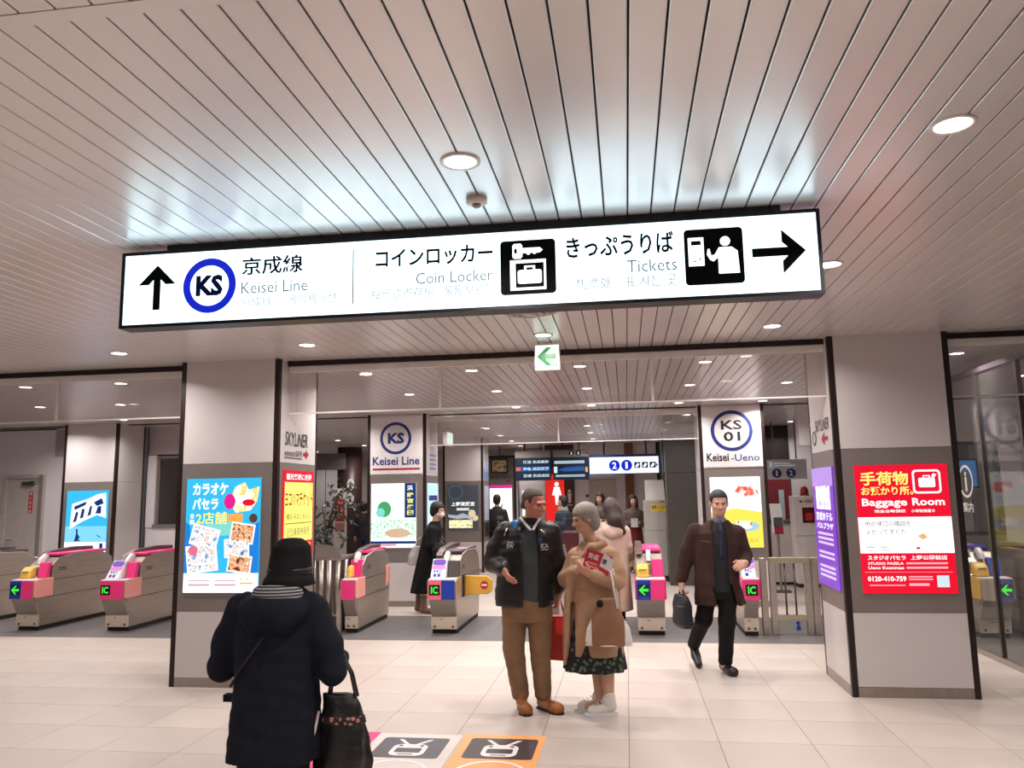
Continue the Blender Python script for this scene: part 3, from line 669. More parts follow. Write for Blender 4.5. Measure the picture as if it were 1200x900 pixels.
# side poster of that column
fm2 = Fr((-3.023, 11.86, .87), (0, 1, 0), (0, 0, 1))
m2 = lightbox('pale blue poster on the side of the Keisei Line column', fm2, .66, .97, lit('poster_skyblue', '#bfe3f2', 1.0))
flat('photo', fm2, [rc(.05, .6, .1, .5)], .0095, M_garden, m2); flat('caption_bar', fm2, [rc(.05, .6, .7, .78)], .0095, M_pnavy, m2)
nt_ = empty('column_notice', (-3.02, 12.2, 2.05), 'pale grey printed notice above the pale blue side poster', 'notice')
fn_ = Fr((-3.029, 11.95, 2.0), (0, 1, 0), (0, 0, 1))
flat('sheet', fn_, [rc(0, .5, 0, .36)], .003, mat('notice_grey', '#c4c2cf', .5), nt_, .003)
flat('fine_print', fn_, [rc(.05, .45, .05+.07*k, .085+.07*k) for k in range(4)], .005, mat('notice_ink', '#84849c', .5), nt_)
# cake poster on the KS01 column
fc = Fr((1.21, 11.843, .83), (1, 0, 0), (0, 0, 1))
cp_ = lightbox('yellow and white food poster below the Keisei-Ueno plate', fc, .71, 1.01, M_pwhite)
flat('yellow_field', fc, [[(0, 0), (.71, 0), (.71, .5), (.35, .56), (0, .5)]], .0095, lit('poster_yellow2', '#f6df55', 1.0), cp_)
flat('white_cake', fc, [disc(.18, .88, .12, 20, .08)], .0105, picture('cake_picture', ['#e8d9b8', '#ffffff', '#f0d8b0'], 1.0, 14), cp_)
flat('red_cake', fc, [[(.34, .80), (.40, .88), (.66, .86), (.68, .76), (.50, .72)]], .0105, picture('redcake_picture', ['#b02a24', '#e8675a', '#ffffff'], 1.0, 16), cp_)
flat('plate', fc, [disc(.46, .30, .21, 24, .075)], .0105, lit('poster_plate', '#a9cbe0', .95), cp_)
flat('dish', fc, [rrc(.34, .56, .27, .38, .02)], .0115, picture('dish_picture', ['#3c3a38', '#d9b072', '#ffffff', '#8a5a3a'], .95, 18), cp_)
text('lettering', fc, 'スカイ', (.45, .64, .07, .13), .011, lit('poster_gold', '#d8b02a', .9), cp_, .014)
flat('rule', fc, [rc(.1, .6, .60, .605), rc(.1, .6, .65, .655)], .011, M_pgrey, cp_)
# blue poster on the left pillar
fs = Fr((-9.02, 11.753, .83), (1, 0, 0), (0, 0, 1))
sp_ = lightbox('sky blue poster with a white waving flag beside the white door', fs, .73, .99, M_pcyan)
flat('pale_sky', fs, [rc(0, .73, .17, .42)], .0092, lit('poster_palesky', '#7fd0f0', 1.0), sp_)
flat('flag', fs, [[(.08, .38), (.10, .78), (.38, .86), (.55, .93), (.69, .95), (.71, .55), (.55, .60), (.3, .50)]], .0098, M_pwhite, sp_)
flat('flag_pattern', fs, [[(.14, .74), (.36, .82), (.34, .76), (.15, .68)], [(.13, .48), (.18, .66), (.22, .64), (.19, .5)], [(.25, .54), (.28, .7), (.33, .7), (.31, .56)], [(.38, .58), (.42, .74), (.46, .75), (.44, .6)], [(.48, .8), (.62, .87), (.66, .78), (.54, .74)], [(.52, .62), (.56, .74), (.62, .74), (.62, .62)]], .0108, M_pnavy, sp_)
flat('skier', fs, [[(.17, .18), (.20, .30), (.19, .38), (.22, .38), (.23, .30), (.27, .24), (.24, .22), (.30, .175), (.26, .19)], [(.55, .29), (.60, .27), (.65, .23), (.60, .25)]], .0108, M_pnavy, sp_)
flat('lower_band', fs, [rc(0, .73, 0, .17)], .0098, M_pwhite, sp_); flat('logo', fs, [rrc(.62, .68, .03, .15, .01)], .0108, M_pnavy, sp_)
# shrine poster in the rear column's lightbox
fz = Fr((-3.88, 16.993, .90), (1, 0, 0), (0, 0, 1))
zp = lightbox('dark grey shrine poster with white characters on the rear column', fz, .68, .97, mat('poster_slate', '#4b525c', .4, emit=.12))
text('lettering', fz, '上野東照宮', (.08, .60, .52, .61), .011, M_pwhite, zp, .012)
flat('fine_print', fz, [rc(.2, .48, .46, .475), rc(.2, .48, .43, .445)], .011, M_pwhite, zp)
ring('mon_ring', fz, .18, .82, .13, .17, .011, lit('poster_slateblue', '#5f7487', .4), zp)
flat('shrine_roof', fz, [[(.0, .38), (.02, .34), (.2, .32), (.34, .37), (.5, .30), (.62, .22), (.6, .19), (.42, .26), (.2, .24), (.02, .28)]], .0105, lit('poster_mist', '#b9c6cf', .7), zp)
flat('shrine_wall', fz, [rc(.03, .55, .05, .22)], .0102, picture('shrine_picture', ['#3a3a2a', '#d6cf9a', '#f3eec8', '#6a6440'], .8, 14), zp)
flat('peony', fz, [disc(.54, .36, .08, 18), disc(.62, .26, .06, 16)], .0112, lit('poster_cream', '#ead7b0', .8), zp)
# ---- boards beyond
M_board = mat('board_navy', '#142338', .3, emit=.15); M_bluelit = lit('board_blue', '#2a5fa8', .7); M_boardtxt = lit('board_text', '#cfe6f2', .9)
def board(label, x0, x1, kind):
    b = empty('departure_board', ((x0+x1)/2, 19, 1.98), label, 'departure board')
    box('screen', M_board, x0, x1, 19, 19.12, 1.98, 2.53, b)
    box('header', mat('board_header', '#8c837c', .5), x0, x1, 19.005, 19.1, 2.53, 2.70, b)
    obj('hanger', MB().tube([((x0+x1)/2-.2, 19.05, 2.69), ((x0+x1)/2-.2, 19.05, H)], .015).tube([((x0+x1)/2+.2, 19.05, 2.69), ((x0+x1)/2+.2, 19.05, H)], .015), M_black, b)
    f = Fr((x0, 19, 1.98), (1, 0, 0), (0, 0, 1)); w_ = x1-x0
    if kind == 0:
        for k in range(3):
            rw = flat('row', f, [rc(.02, w_-.02, .06+k*.165, .17+k*.165)], .003, M_bluelit if k == 1 else M_board, b)
            text('lettering', f, ('普通 京成成田', '特急 成田空港', '快速 京成高砂')[k], (.2, w_-.04, .08+k*.165, .155+k*.165), .005, M_boardtxt, rw, .02)
        flat('red_tag', f, [rc(.02, .14, .24, .32)], .006, lit('board_red', '#e0603a', .9), b)
    else:
        flat('stripe', f, [rc(.03, w_-.1, .43, .455), rc(.03, w_-.1, .395, .415), rc(.06, w_-.1, .10, .12), rc(.06, w_-.1, .075, .085)], .004, M_boardtxt, b)
        flat('train_print', f, [[(.12, .24), (.3, .30), (w_-.12, .32), (w_-.08, .22), (.3, .2)]], .004, M_bluelit, b)
        flat('tag', f, [rc(.02, .10, .17, .32)], .005, M_boardtxt, b); flat('tag', f, [rc(w_-.08, w_-.03, .18, .3)], .005, M_porange, b)
        g = Fr((x0, 19.005, 2.53), (1, 0, 0), (0, 0, 1))
        for k, c_ in enumerate('21'):
            d_ = flat('platform_disc', g, [disc(w_*.52+k*.17, .085, .065, 20)], .003, M_black, b); text('lettering', g, c_, (w_*.52+k*.17-(.025, .014)[k], w_*.52+k*.17+(.025, .012)[k], .05, .12), .005, M_boardtxt, d_, .02)
        flat('arrow', g, [arrow_pts(w_*.92, .085, .13, .05, .02, 0)], .003, M_black, b)
board('dark blue departure board listing three trains', -2.66, -1.79, 0)
board('dark blue board with train picture and platform numbers 2 and 1 on its header', -1.73, -.87, 1)
pl_ = empty('platform_sign', (-.03, 19, 2.1), 'long backlit white sign with blue platform discs 2 and 1 and an arrow', 'sign')
box('case', M_navy, -.86, .79, 19, 19.14, 2.09, 2.56, pl_)
M_plit = lit('platform_white_lit', '#e4eefc', 1.2)
fpq = Fr((-.86, 19, 2.1), (1, 0, 0), (0, 0, 1))
flat('lit_face', fpq, [rc(.01, 1.64, .01, .40)], .003, M_plit, pl_)
for k, c_ in enumerate('21'):
    d_ = flat('platform_disc', fpq, [disc(.60+k*.29, .20, .13, 24)], .006, M_inkblue, pl_); text('lettering', fpq, c_, (.60+k*.29-(.05, .03)[k], .60+k*.29+(.05, .025)[k], .12, .28), .009, M_plit, d_, .03)
for k in range(3):
    q = flat('pictogram', fpq, [rc(1.07+k*.18, 1.21+k*.18, .13, .27)], .006, M_dark, pl_)
    flat('figure', fpq, [[(1.09+k*.18, .15), (1.15+k*.18, .15), (1.19+k*.18, .22), (1.15+k*.18, .25), (1.11+k*.18, .20)]], .009, M_plit, q)
flat('arrow', fpq, [arrow_pts(1.57, .20, .12, .06, .018, 0)], .006, M_dark, pl_)
obj('hanger', MB().tube([(-.5, 19.07, 2.55), (-.5, 19.07, H)], .02).tube([(.5, 19.07, 2.55), (.5, 19.07, H)], .02), M_navy, pl_)
# framed hanging sign + kiosk with pink-topped poster
hs = empty('hanging_menu_sign', (-3.2, 20, 2.2), 'small dark framed sign hanging on a cord above the pink-topped kiosk poster', 'sign')
box('frame', M_black, -3.43, -2.98, 20, 20.05, 2.2, 2.57, hs)
fh = Fr((-3.43, 20, 2.2), (1, 0, 0), (0, 0, 1))
flat('print', fh, [rc(.04, .41, .04, .33)], .003, picture('menu_picture', ['#3a2a1c', '#a8803c', '#d9cfae', '#5d4a30'], .4, 10, lit_up=False), hs)
obj('cord', MB().tube([(-3.2, 20.02, 2.57), (-3.2, 20.02, H)], .012), M_black, hs)
ki = empty('kiosk', (-3.1, 20.4, 0), 'grey-brown kiosk wall with a pink-topped glowing poster behind the standing man', 'kiosk')
box('body', M_frame, -3.55, -2.80, 20.2, 20.9, 0, 2.62, ki); box('edge_post', M_brown, -2.86, -2.80, 20.15, 20.2, 0, 2.66, ki)
box('top_rail', M_brown, -3.55, -2.8, 20.15, 20.2, 2.6, 2.66, ki)
fki = Fr((-3.5, 20.2, .6), (1, 0, 0), (0, 0, 1))
flat('poster', fki, [rc(0, .58, 0, 1.3)], .006, picture('kiosk_picture', ['#8fd8ee', '#ffffff', '#ffffff', '#ffd0a8'], 1.0, 2.5), ki)
flat('pink_band', fki, [rc(0, .58, 1.22, 1.3)], .009, M_pmag, ki)
text('lettering', fki, 'KEISEI-UENO', (.02, .6, 1.46, 1.56), .004, M_dark, ki, .01); flat('arrow', fki, [[(.42, 1.40), (.54, 1.44), (.54, 1.36)]], .004, M_redp, ki)
lc = empty('lit_case', (-2.45, 20.6, 0), 'bright white display case beside the kiosk', 'display case')
box('body', M_wallg, -2.78, -2.1, 20.6, 20.9, 0, 2.1, lc); box('lit_face', M_pwhite, -2.7, -2.2, 20.58, 20.6, .5, 1.75, lc)
# signs on the rear column's side
fq = Fr((-3.086, 17.1, 0), (0, 1, 0), (0, 0, 1))
nq = empty('column_signs', (-3.07, 17.3, .8), 'column of small blue and white notices on the side of the shrine poster column', 'notice')
for z0, z1, mm in ((2.2, 2.4, 'a'), (1.98, 2.16, 'b'), (1.1, 1.85, 'a'), (.75, 1.05, 'c')):
    flat('notice', fq, [rc(.02, .55, z0, z1)], .004, {'a': mat('notice_paleblue', '#c2cee6', .4), 'b': mat('notice_blue', '#7f9bd0', .4), 'c': mat('notice_dark', '#2c2c30', .4)}[mm], nq, .004)
# blue hanging board behind the KS column, green exit lamp behind
hb = empty('hanging_info_board', (-4.35, 15.6, 1.9), 'narrow dark blue information board hanging between the Keisei Line and shrine columns', 'information board')
box('board', M_board, -4.9, -3.9, 15.6, 15.68, 1.92, 2.52, hb)
fhb = Fr((-4.9, 15.6, 1.92), (1, 0, 0), (0, 0, 1))
for k in range(3): flat('row', fhb, [rc(.05, .95, .08+.18*k, .14+.18*k)], .004, M_boardtxt, hb)
obj('hanger', MB().tube([(-4.4, 15.64, 2.5), (-4.4, 15.64, H)], .02), M_black, hb)
# platform sign 1 2 by the staff gate
s12 = empty('platform_plate', (2.93, 15, 1.85), 'white plate with navy discs 1 and 2 above the red door', 'sign')
box('board', mat('plate_pale', '#cfcbcd', .4), 2.58, 3.27, 15, 15.05, 1.84, 2.2, s12)
f12 = Fr((2.58, 15, 1.84), (1, 0, 0), (0, 0, 1))
for k, c_ in enumerate('12'):
    d_ = flat('platform_disc', f12, [disc(.16+k*.25, .11, .085, 24)], .003, M_navy, s12); text('lettering', f12, c_, (.16+k*.25-(.018, .03)[k], .16+k*.25+(.014, .03)[k], .06, .16), .005, M_railw, d_, .03)
flat('fine_print', f12, [rc(.12, .5, .24, .26), rc(.12, .4, .28, .3), rc(.03, .09, .22, .32)], .003, M_pgrey, s12)
obj('hanger', MB().tube([(2.7, 15.02, 2.19), (2.7, 15.02, H)], .012).tube([(3.1, 15.02, 2.19), (3.1, 15.02, H)], .012), M_steel_d, s12)
# ================================================================== TICKET GATES AND FURNITURE
M_gate = mat('gate_steel', '#b3a79c', .34, .75, .07, 4, stretch=(1, 1, 8))
M_gate_d = mat('gate_dark_steel', '#57504c', .3, .8, .1, 5)
M_gate_c = mat('gate_cream_plate', '#c9b9a8', .45, .2)
M_pink = mat('gate_pink', '#e8357f', .35, 0, .03); M_salmon = mat('gate_salmon', '#e79a90', .4, 0, .03)
M_gblue = mat('gate_blue', '#1537a4', .35, 0, .03); M_gyel = mat('gate_yellow', '#e0b04a', .4)
M_gwhite = mat('gate_white', '#e6e2e4', .35); M_plinth = mat('gate_plinth', '#1c1817', .6)
M_arrowg = lit('gate_green_led', '#35e63a', 1.1); M_screen = mat('gate_screen', '#0c140c', .25)
M_purple = lit('reader_purple', '#8f6ae0', .6); M_topgrey = mat('gate_top_grey', '#5a5654', .35, .5)
M_ceiltop = mat('gate_top_brown', '#6d5f5a', .35, .6)
def gate(x, y, label, face='arrow', left=None, right=None, reader='yellow', side=None, top=None, narrow=False, L=1.42, flap=False, rear_panel=False, led_left=True):
    """x: middle of the gate, y: its plinth's front edge"""
    W = .085 if narrow else .162
    g = empty('ticket_gate', (x, y, 0), label, 'ticket gate', 'ticket gates in the gate row')
    side = side or M_salmon; top = top or M_pink
    bx = lambda nm, m, a0, a1, b0, b1, c0, c1, p=g, bev=0: box(nm, m, x+a0, x+a1, y+b0, y+b1, c0, c1, p, bev)
    bx('plinth', M_plinth, -W+.012, W-.012, .03, L-.03, 0, .05)
    # main body: side outline (y, z)
    prof = [(0, .05), (L, .05), (L+.03, .30), (L+.06, .62), (L+.0, .84), (L-.22, .93), (.62, .95), (.30, .90), (.16, .80), (.14, .66), (-.12, .64), (-.12, .415), (-.05, .36), (.0, .21)]
    body = obj('body', MB().prism([(y+a, b) for a, b in prof], 0, x-W+.004, x+W-.004), M_gate, g, bevel=.008, seg=1)
    for zz, y0, y1 in ((.41, .12, L), (.62, .25, L+.02)): 
        for sx in (-1, 1): bx('panel_joint', M_plinth, sx*(W-.003)-.002, sx*(W-.003)+.002, y0, y1, zz-.003, zz+.003, body)
    bx('side_vent', M_plinth, W-.005, W-.0025, .32, .46, .76, .772, body); bx('side_vent', M_plinth, W-.005, W-.0025, .32, .46, .735, .745, body)
    # foot box with two bolts
    fb_ = bx('foot_plate', M_gate_c, -W+.006, W-.006, -.012, .0, .055, .20)
    for sx in (-1, 1):
        obj('bolt', MB().lathe([(.014, .0), (.014, .004), (.001, .005)], (x+sx*(W-.05), y-.012, .085), 12, axis=1), M_gate_d, fb_)
    bx('slot', M_plinth, -.05, -.01, -.0135, -.011, .165, .172, fb_)
    # undercut recess
    obj('undercut', MB().prism([(y-.012, .205), (y-.001, .205), (y-.05, .362), (y-.115, .41), (y-.128, .41)], 0, x-W+.01, x+W-.01), M_gate, g)
    # head box and its colour panels
    hd = bx('head', M_gate, -W, W, -.145, .10, .412, .642, g, .006)
    lp = bx('face_panel', left or M_gblue, -W+.002, (0 if not narrow else W-.002), -.153, -.143, .416, .638, hd)
    if not narrow: bx('face_panel', right or M_pink, 0, W-.002, -.153, -.143, .416, .638, hd)
    ff = Fr((x+(-W/2 if not narrow else 0), y-.153, .527), (1, 0, 0), (0, 0, 1))
    if not led_left and not narrow: ff = Fr((x+W/2, y-.153, .527), (1, 0, 0), (0, 0, 1))
    sc_ = None
    if face == 'arrow':
        sc_ = flat('screen', ff, [rc(-.068, .068, -.068, .068)], .003, mat('gate_screen_blue', '#0d1d4a', .3), g)
        flat('arrow', ff, [[(-.055, 0), (.005, .055), (.022, .055), (-.012, .014), (.055, .014), (.055, -.014), (-.012, -.014), (.022, -.055), (.005, -.055)]], .005, M_arrowg, sc_)
    elif face == 'ic':
        sc_ = flat('screen', ff, [rc(-.066, .066, -.06, .06)], .003, M_screen, g)
        text('lettering', ff, 'IC', (-.042, .042, -.042, .042), .005, M_arrowg, sc_, .03)
    bx('tray', M_gwhite, -W+.002, W-.002, -.143, .13, .642, .652)
    # side bumpers
    for sx in (-1, 1):
        px = x+sx*W
        def bump(y0, y1):
            pts = [(y+y0, .435), (y+y0+.03, .415), (y+y1, .415), (y+y1, .655), (y+y0+.08, .655), (y+y0, .63)]
            a, b_ = (px, px+.014) if sx > 0 else (px-.014, px)
            obj('side_bumper', MB().prism(pts, 0, a, b_), side, g, bevel=.006, seg=1)
        bump(-.135, .21)
        if rear_panel:
            pts = [(y+L-.16, .44), (y+L-.02, .50), (y+L-.02, .72), (y+L-.16, .70)]
            a, b_ = (px-.003, px+.012) if sx > 0 else (px-.012, px+.003)
            obj('side_bumper', MB().prism(pts, 0, a, b_), side, g, bevel=.004, seg=1)
    # upper front: coloured cheek and card reader / ticket slot
    wl_ = -W+.006
    if narrow:
        obj('cheek', MB().prism([(y+.10, .65), (y+.2, .65), (y+.24, .86), (y+.15, .86)], 0, x-W+.01, x+W-.01), top, g, bevel=.006, seg=1)
    else:
        obj('cheek', MB().prism([(y+.07, .652), (y+.18, .652), (y+.2, .85), (y+.12, .85)], 0, x+.03, x+W-.004), top if top is not None else M_pink, g, bevel=.006, seg=1)
    if reader == 'ic':
        rd = obj('card_reader', MB().prism([(y-.06, .655), (y+.10, .655), (y+.18, .86), (y+.10, .87)], 0, x-W+.004, x+(.02 if not narrow else W-.01)), M_gwhite, g, bevel=.006, seg=1)
        v_ = Vector((0, .16, .215)).normalized()
        fr_ = Fr((x-W+.01, y-.06, .655), (1, 0, 0), v_); ww = (W+.006 if not narrow else 2*W-.02)
        flat('touch_pad', fr_, [rrc(.006, ww-.006, .18, .262, .03)], .003, M_purple, rd)
        flat('pink_band', fr_, [rc(.004, ww-.004, .125, .175)], .003, mat('reader_pink', '#e57fc4', .4), rd)
        text('lettering', fr_, 'IC', (.03, ww-.04, .075, .115), .003, M_gblue, rd, .02)
        flat('icons', fr_, [rrc(.03, .065, .02, .06, .005), rrc(.08, .115, .02, .06, .005)] if not narrow else [rrc(.03, .065, .02, .06, .005)], .003, M_gblue, rd)
    else:
        rd = obj('ticket_slot', MB().prism([(y-.02, .655), (y+.12, .655), (y+.12, .80), (y+.06, .80), (y+.0, .75)], 0, x-W+.01, x-.01), M_gyel, g, bevel=.02, seg=3)
        bx('slot', M_plinth, -W+.04, -.04, -.012, .06, .74, .745, rd)
    # top cover: long sloping lid with a coloured deck
    bx('deck', top, -W+.02, W-.012, .34, L-.12, .925, .958, g, .008)
    lid = obj('lid', MB().prism([(y+.22, .90), (y+.42, .94), (y+L-.35, .965), (y+L-.1, .93), (y+L-.12, 1.0), (y+L-.5, 1.012), (y+.45, .985), (y+.24, .925)], 0, x-W+.008, x-W+.09 if not narrow else x), M_ceiltop, g, bevel=.006, seg=1)
    obj('lamp_head', MB().prism([(y+.13, .83), (y+.2, .83), (y+.3, .93), (y+.24, .955), (y+.15, .9)], 0, x-.03, x+.02), M_gwhite, g, bevel=.006, seg=1)
    bx('deck_label', mat('gate_pink_label', '#f58ac0', .4), -.0, W-.02, .66, .82, .957, .961)
    if flap:
        pts = [(x+W, .40), (x+W+.30, .415), (x+W+.36, .46), (x+W+.36, .58), (x+W+.30, .635), (x+W, .645)]
        fl_ = obj('flap', MB().prism(pts, 1, y+.40, y+.44), mat('flap_yellow', '#d8a23c', .45), g, bevel=.008)
        f3 = Fr((x+W+.26, y+.40, .525), (1, 0, 0), (0, 0, 1))
        flat('no_entry_disc', f3, [disc(0, 0, .05, 24)], .003, mat('noentry_red', '#b51f22', .4), fl_); flat('no_entry_bar', f3, [rc(-.034, .034, -.011, .011)], .005, M_gwhite, fl_)
        bx('flap_housing', M_gate_d, W-.01, W+.02, .32, .52, .39, .66, g, .004)
    return g
GY = 9.50
gate(-9.02, GY, 'steel ticket gate with a grey top half out of view beside the white door', 'none', M_gate, M_gate, 'yellow', M_gate_c, M_topgrey)
gate(-7.75, GY, 'pink ticket gate with a green arrow on blue and a yellow ticket slot', 'arrow', M_gblue, M_pink, 'yellow', M_salmon, M_pink)
gate(-6.485, GY, 'pink ticket gate with an IC screen beside the karaoke poster column', 'ic', M_pink, M_pink, 'ic', M_salmon, M_pink)
gate(-3.375, GY, 'narrow pink end gate beside the steel planter', 'none', M_pink, None, 'none_', M_salmon, M_pink, narrow=True, L=1.25, rear_panel=True)
gate(-2.22, GY, 'ticket gate with a pink and blue face, IC screen and a yellow no-entry flap', 'ic', mat('face_coral', '#e86a80', .4), M_gblue, 'ic', M_gate, M_topgrey, flap=True)
gate(-.99, GY, 'ticket gate with a blue face hidden behind the man and the woman', 'arrow', M_pink, M_gblue, 'ic', M_gate, M_topgrey, led_left=False)
gate(.235, GY, 'ticket gate with green arrow on blue beside the man in the brown coat', 'arrow', M_gblue, M_pink, 'yellow', M_pink, M_pink)
gate(1.355, GY, 'narrow pink IC gate at the end of the row next to the steel fence', 'ic', M_pink, None, 'ic', M_pink, M_pink, narrow=True)
gate(3.93, GY, 'yellow sided ticket gate with green arrow behind the glass partition', 'arrow', M_gate_c, M_gblue, 'yellow', M_gyel, M_gblue, led_left=False)
gate(4.42, 8.75, 'ticket gate with a pale steel side and yellow slot behind the glass partition', 'none', M_gate, M_gate, 'yellow', M_gate_c, M_gyel)
# ---- fence with two swing gates
fe = empty('swing_gate_fence', (1.85, 9.62, 0), 'low brushed steel fence with two swing gates between the gates and the red poster column', 'fence')
M_rail = mat('fence_rail_brass', '#b5ad95', .3, .75, .08, 6); M_prim = mat('planter_rim_steel', '#a39a92', .35, .75, .08, 6)
for a in (1.53, 1.63, 2.02, 2.10, 2.58):
    box('post', M_steel, a-.035, a+.035, 9.58, 9.66, 0, .86, fe, .006)
for a, b_ in ((1.665, 1.985), (2.135, 2.545)):
    lf_ = box('top_rail', M_rail, a-.05, b_+.05, 9.57, 9.67, .80, .865, fe, .006); box('bottom_rail', M_rail, a, b_, 9.59, 9.65, .17, .22, fe)
    for k in range(2): obj('bar', MB().tube([(a+(b_-a)*(k+1)/3, 9.62, .22), (a+(b_-a)*(k+1)/3, 9.62, .81)], .011), M_steel_d, fe, True)
    box('kick_glass', M_glass2, a, b_, 9.615, 9.625, .03, .17, fe)
    fst = Fr((b_-.1, 9.615, .05), (1, 0, 0), (0, 0, 1)); flat('blue_mark', fst, [disc(0, .08, .022, 14), [(-.025, 0), (.03, 0), (.02, .06), (-.015, .055)]], .004, M_gblue, fe)
# ---- planter with a small tree
pt = empty('steel_planter', (-3.83, 9.8, 0), 'ribbed stainless planter with a rounded rim at the end of the gate row', 'planter')
def arc_pts(cx, cy, r, a0, a1, n): return [(cx+r*math.cos(math.radians(a0+(a1-a0)*i/n)), cy+r*math.sin(math.radians(a0+(a1-a0)*i/n))) for i in range(n+1)]
outer = [(-4.18, 9.62)]+[(-3.70, 9.62)]+arc_pts(-3.70, 9.80, .18, -90, 0, 6)[1:]+[(-3.52, 10.15), (-4.18, 10.15)]
obj('body', MB().prism(outer, 2, .05, .86), M_steel_d, pt)
obj('rim', MB().prism([(a*1.0+(.015 if a > -3.8 else -.015), b_-.012) for a, b_ in outer], 2, .86, .90), M_prim, pt)
obj('rim_shield', MB().prism([(-4.19, .90), (-3.55, .90), (-3.60, 1.02), (-3.75, 1.05), (-4.19, 1.06)], 1, 9.61, 9.63), M_steel, pt)
for k in range(5):
    xx = -4.12+k*.10; obj('rib', MB().tube([(xx, 9.63, .06), (xx, 9.63, .86)], .036, 10), M_steel, pt, True)
for k in range(2):
    t = math.radians(-60+k*35); obj('rib', MB().tube([(-3.70+.172*math.cos(t), 9.80+.172*math.sin(t), .06), (-3.70+.172*math.cos(t), 9.80+.172*math.sin(t), .86)], .034, 10), M_steel, pt, True)
box('base_rail', M_prim, -4.18, -3.54, 9.60, 9.64, .18, .21, pt); box('foot', M_plinth, -4.15, -3.56, 9.68, 10.12, 0, .05, pt)
box('end_post', M_steel, -3.55, -3.49, 9.43, 9.49, 0, .52, pt, .005)
box('soil', mat('soil', '#2b211b', .9), -4.1, -3.62, 9.7, 10.08, .84, .875, pt)
M_leaf = mat('leaf_green', '#31402c', .4, 0, .35, 5); M_bark = mat('bark', '#4a3a30', .8)
tr = empty('potted_tree', (-3.85, 9.9, .86), 'small leafy green tree standing in the ribbed steel planter', 'potted plant')
stems = [[(-3.88, 9.9, .86), (-3.86, 9.9, 1.2), (-3.80, 9.93, 1.5), (-3.72, 9.92, 1.68)], [(-3.83, 9.88, .86), (-3.86, 9.86, 1.25), (-3.92, 9.86, 1.52)], [(-3.86, 9.9, 1.2), (-3.75, 9.9, 1.42), (-3.62, 9.88, 1.55)]]
for s_ in stems: obj('stem', MB().tube(s_, [.014]*(len(s_)-1)+[.006], 6), M_bark, tr, True)
def leaf(c, d, L_, W_, droop):
    d = Vector(d).normalized(); s_ = d.cross(Vector((0, 0, 1)));
    s_ = s_.normalized() if s_.length > .1 else Vector((1, 0, 0)); up = s_.cross(d)
    c = Vector(c); m_ = c+d*L_*.5+up*.012; e = c+d*L_-Vector((0, 0, droop))
    return [c, m_+s_*W_, m_-s_*W_, e, m_-up*.02], [(0, 1, 4), (0, 4, 2), (1, 3, 4), (4, 3, 2)]
lmesh = []
for k in range(3):
    mb = MB(); mb.add(*leaf((0, 0, 0), (1, 0, .1*k), .13-.01*k, .026, .03+.01*k)); o = obj('leaf', mb, M_leaf, None); lmesh.append(o.data); bpy.data.objects.remove(o)
for k in range(150):
    if k < 95:
        s_ = random.choice(stems); i = random.randint(max(0, len(s_)-2), len(s_)-1); p0 = Vector(s_[i])+Vector((random.gauss(0, .10), random.gauss(0, .08), random.gauss(.0, .08)))
    else:
        p0 = Vector((-3.88+random.gauss(0, .12), 9.85+random.gauss(0, .08), 1.02+abs(random.gauss(0, .13))))
    o = bpy.data.objects.new('leaf', lmesh[k % 3]); COL.objects.link(o); o.parent = tr; o.location = p0-org(tr)
    o.rotation_euler = (random.uniform(-.6, .6), random.uniform(-.3, .8), random.uniform(0, 6.28)); sc_ = random.uniform(.7, 1.25); o.scale = (sc_, sc_, sc_)
# ---- rear machines
vm = empty('fare_machine', (.75, 15.6, 0), 'pale grey fare adjustment machine with a yellow label', 'machine')
M_vm = mat('machine_grey', '#b4b1ac', .45, .1, .04, 2)
box('body', M_vm, .32, 1.14, 15.2, 15.9, .1, 1.5, vm, .02); box('plinth', M_plinth, .34, 1.12, 15.22, 15.88, 0, .1, vm)
obj('head', MB().prism([(15.22, 1.5), (15.75, 1.5), (15.75, 1.88), (15.5, 1.88)], 0, .36, .72), mat('machine_pale', '#cfcac6', .4), vm, bevel=.01)
fv = Fr((.32, 15.2, 0), (1, 0, 0), (0, 0, 1))
ylw = flat('yellow_label', fv, [rc(.12, .46, 1.28, 1.42)], .004, mat('label_yellow', '#e0c24e', .4), vm)
text('lettering', fv, '精算 ここから', (.14, .42, 1.33, 1.40), .006, M_dark, ylw, .01)
flat('door_joint', fv, [rc(.02, .8, .93, .936), rc(.4, .406, .1, .93)], .003, M_steel_d, vm); flat('slot', fv, [rc(.3, .38, 1.46, 1.475)], .004, M_plinth, vm)
dc = empty('dark_column', (1.0, 14.6, 0), kind='structure')
M_dkc = mat('dark_grey_panel', '#4d4844', .45, .2)
box('lower_panel', M_dkc, .72, 1.40, 14.5, 15.1, 0, 1.98, dc); box('upper_panel', M_dkc, .72, 1.40, 14.5, 15.1, 1.99, H, dc); box('joint', M_brown, .73, 1.39, 14.51, 15.09, 1.97, 2.0, dc)
dc2 = empty('dark_column', (.86, 17, 0), kind='structure'); box('shaft', M_brown, .78, 1.02, 16.8, 17.1, 0, H, dc2)
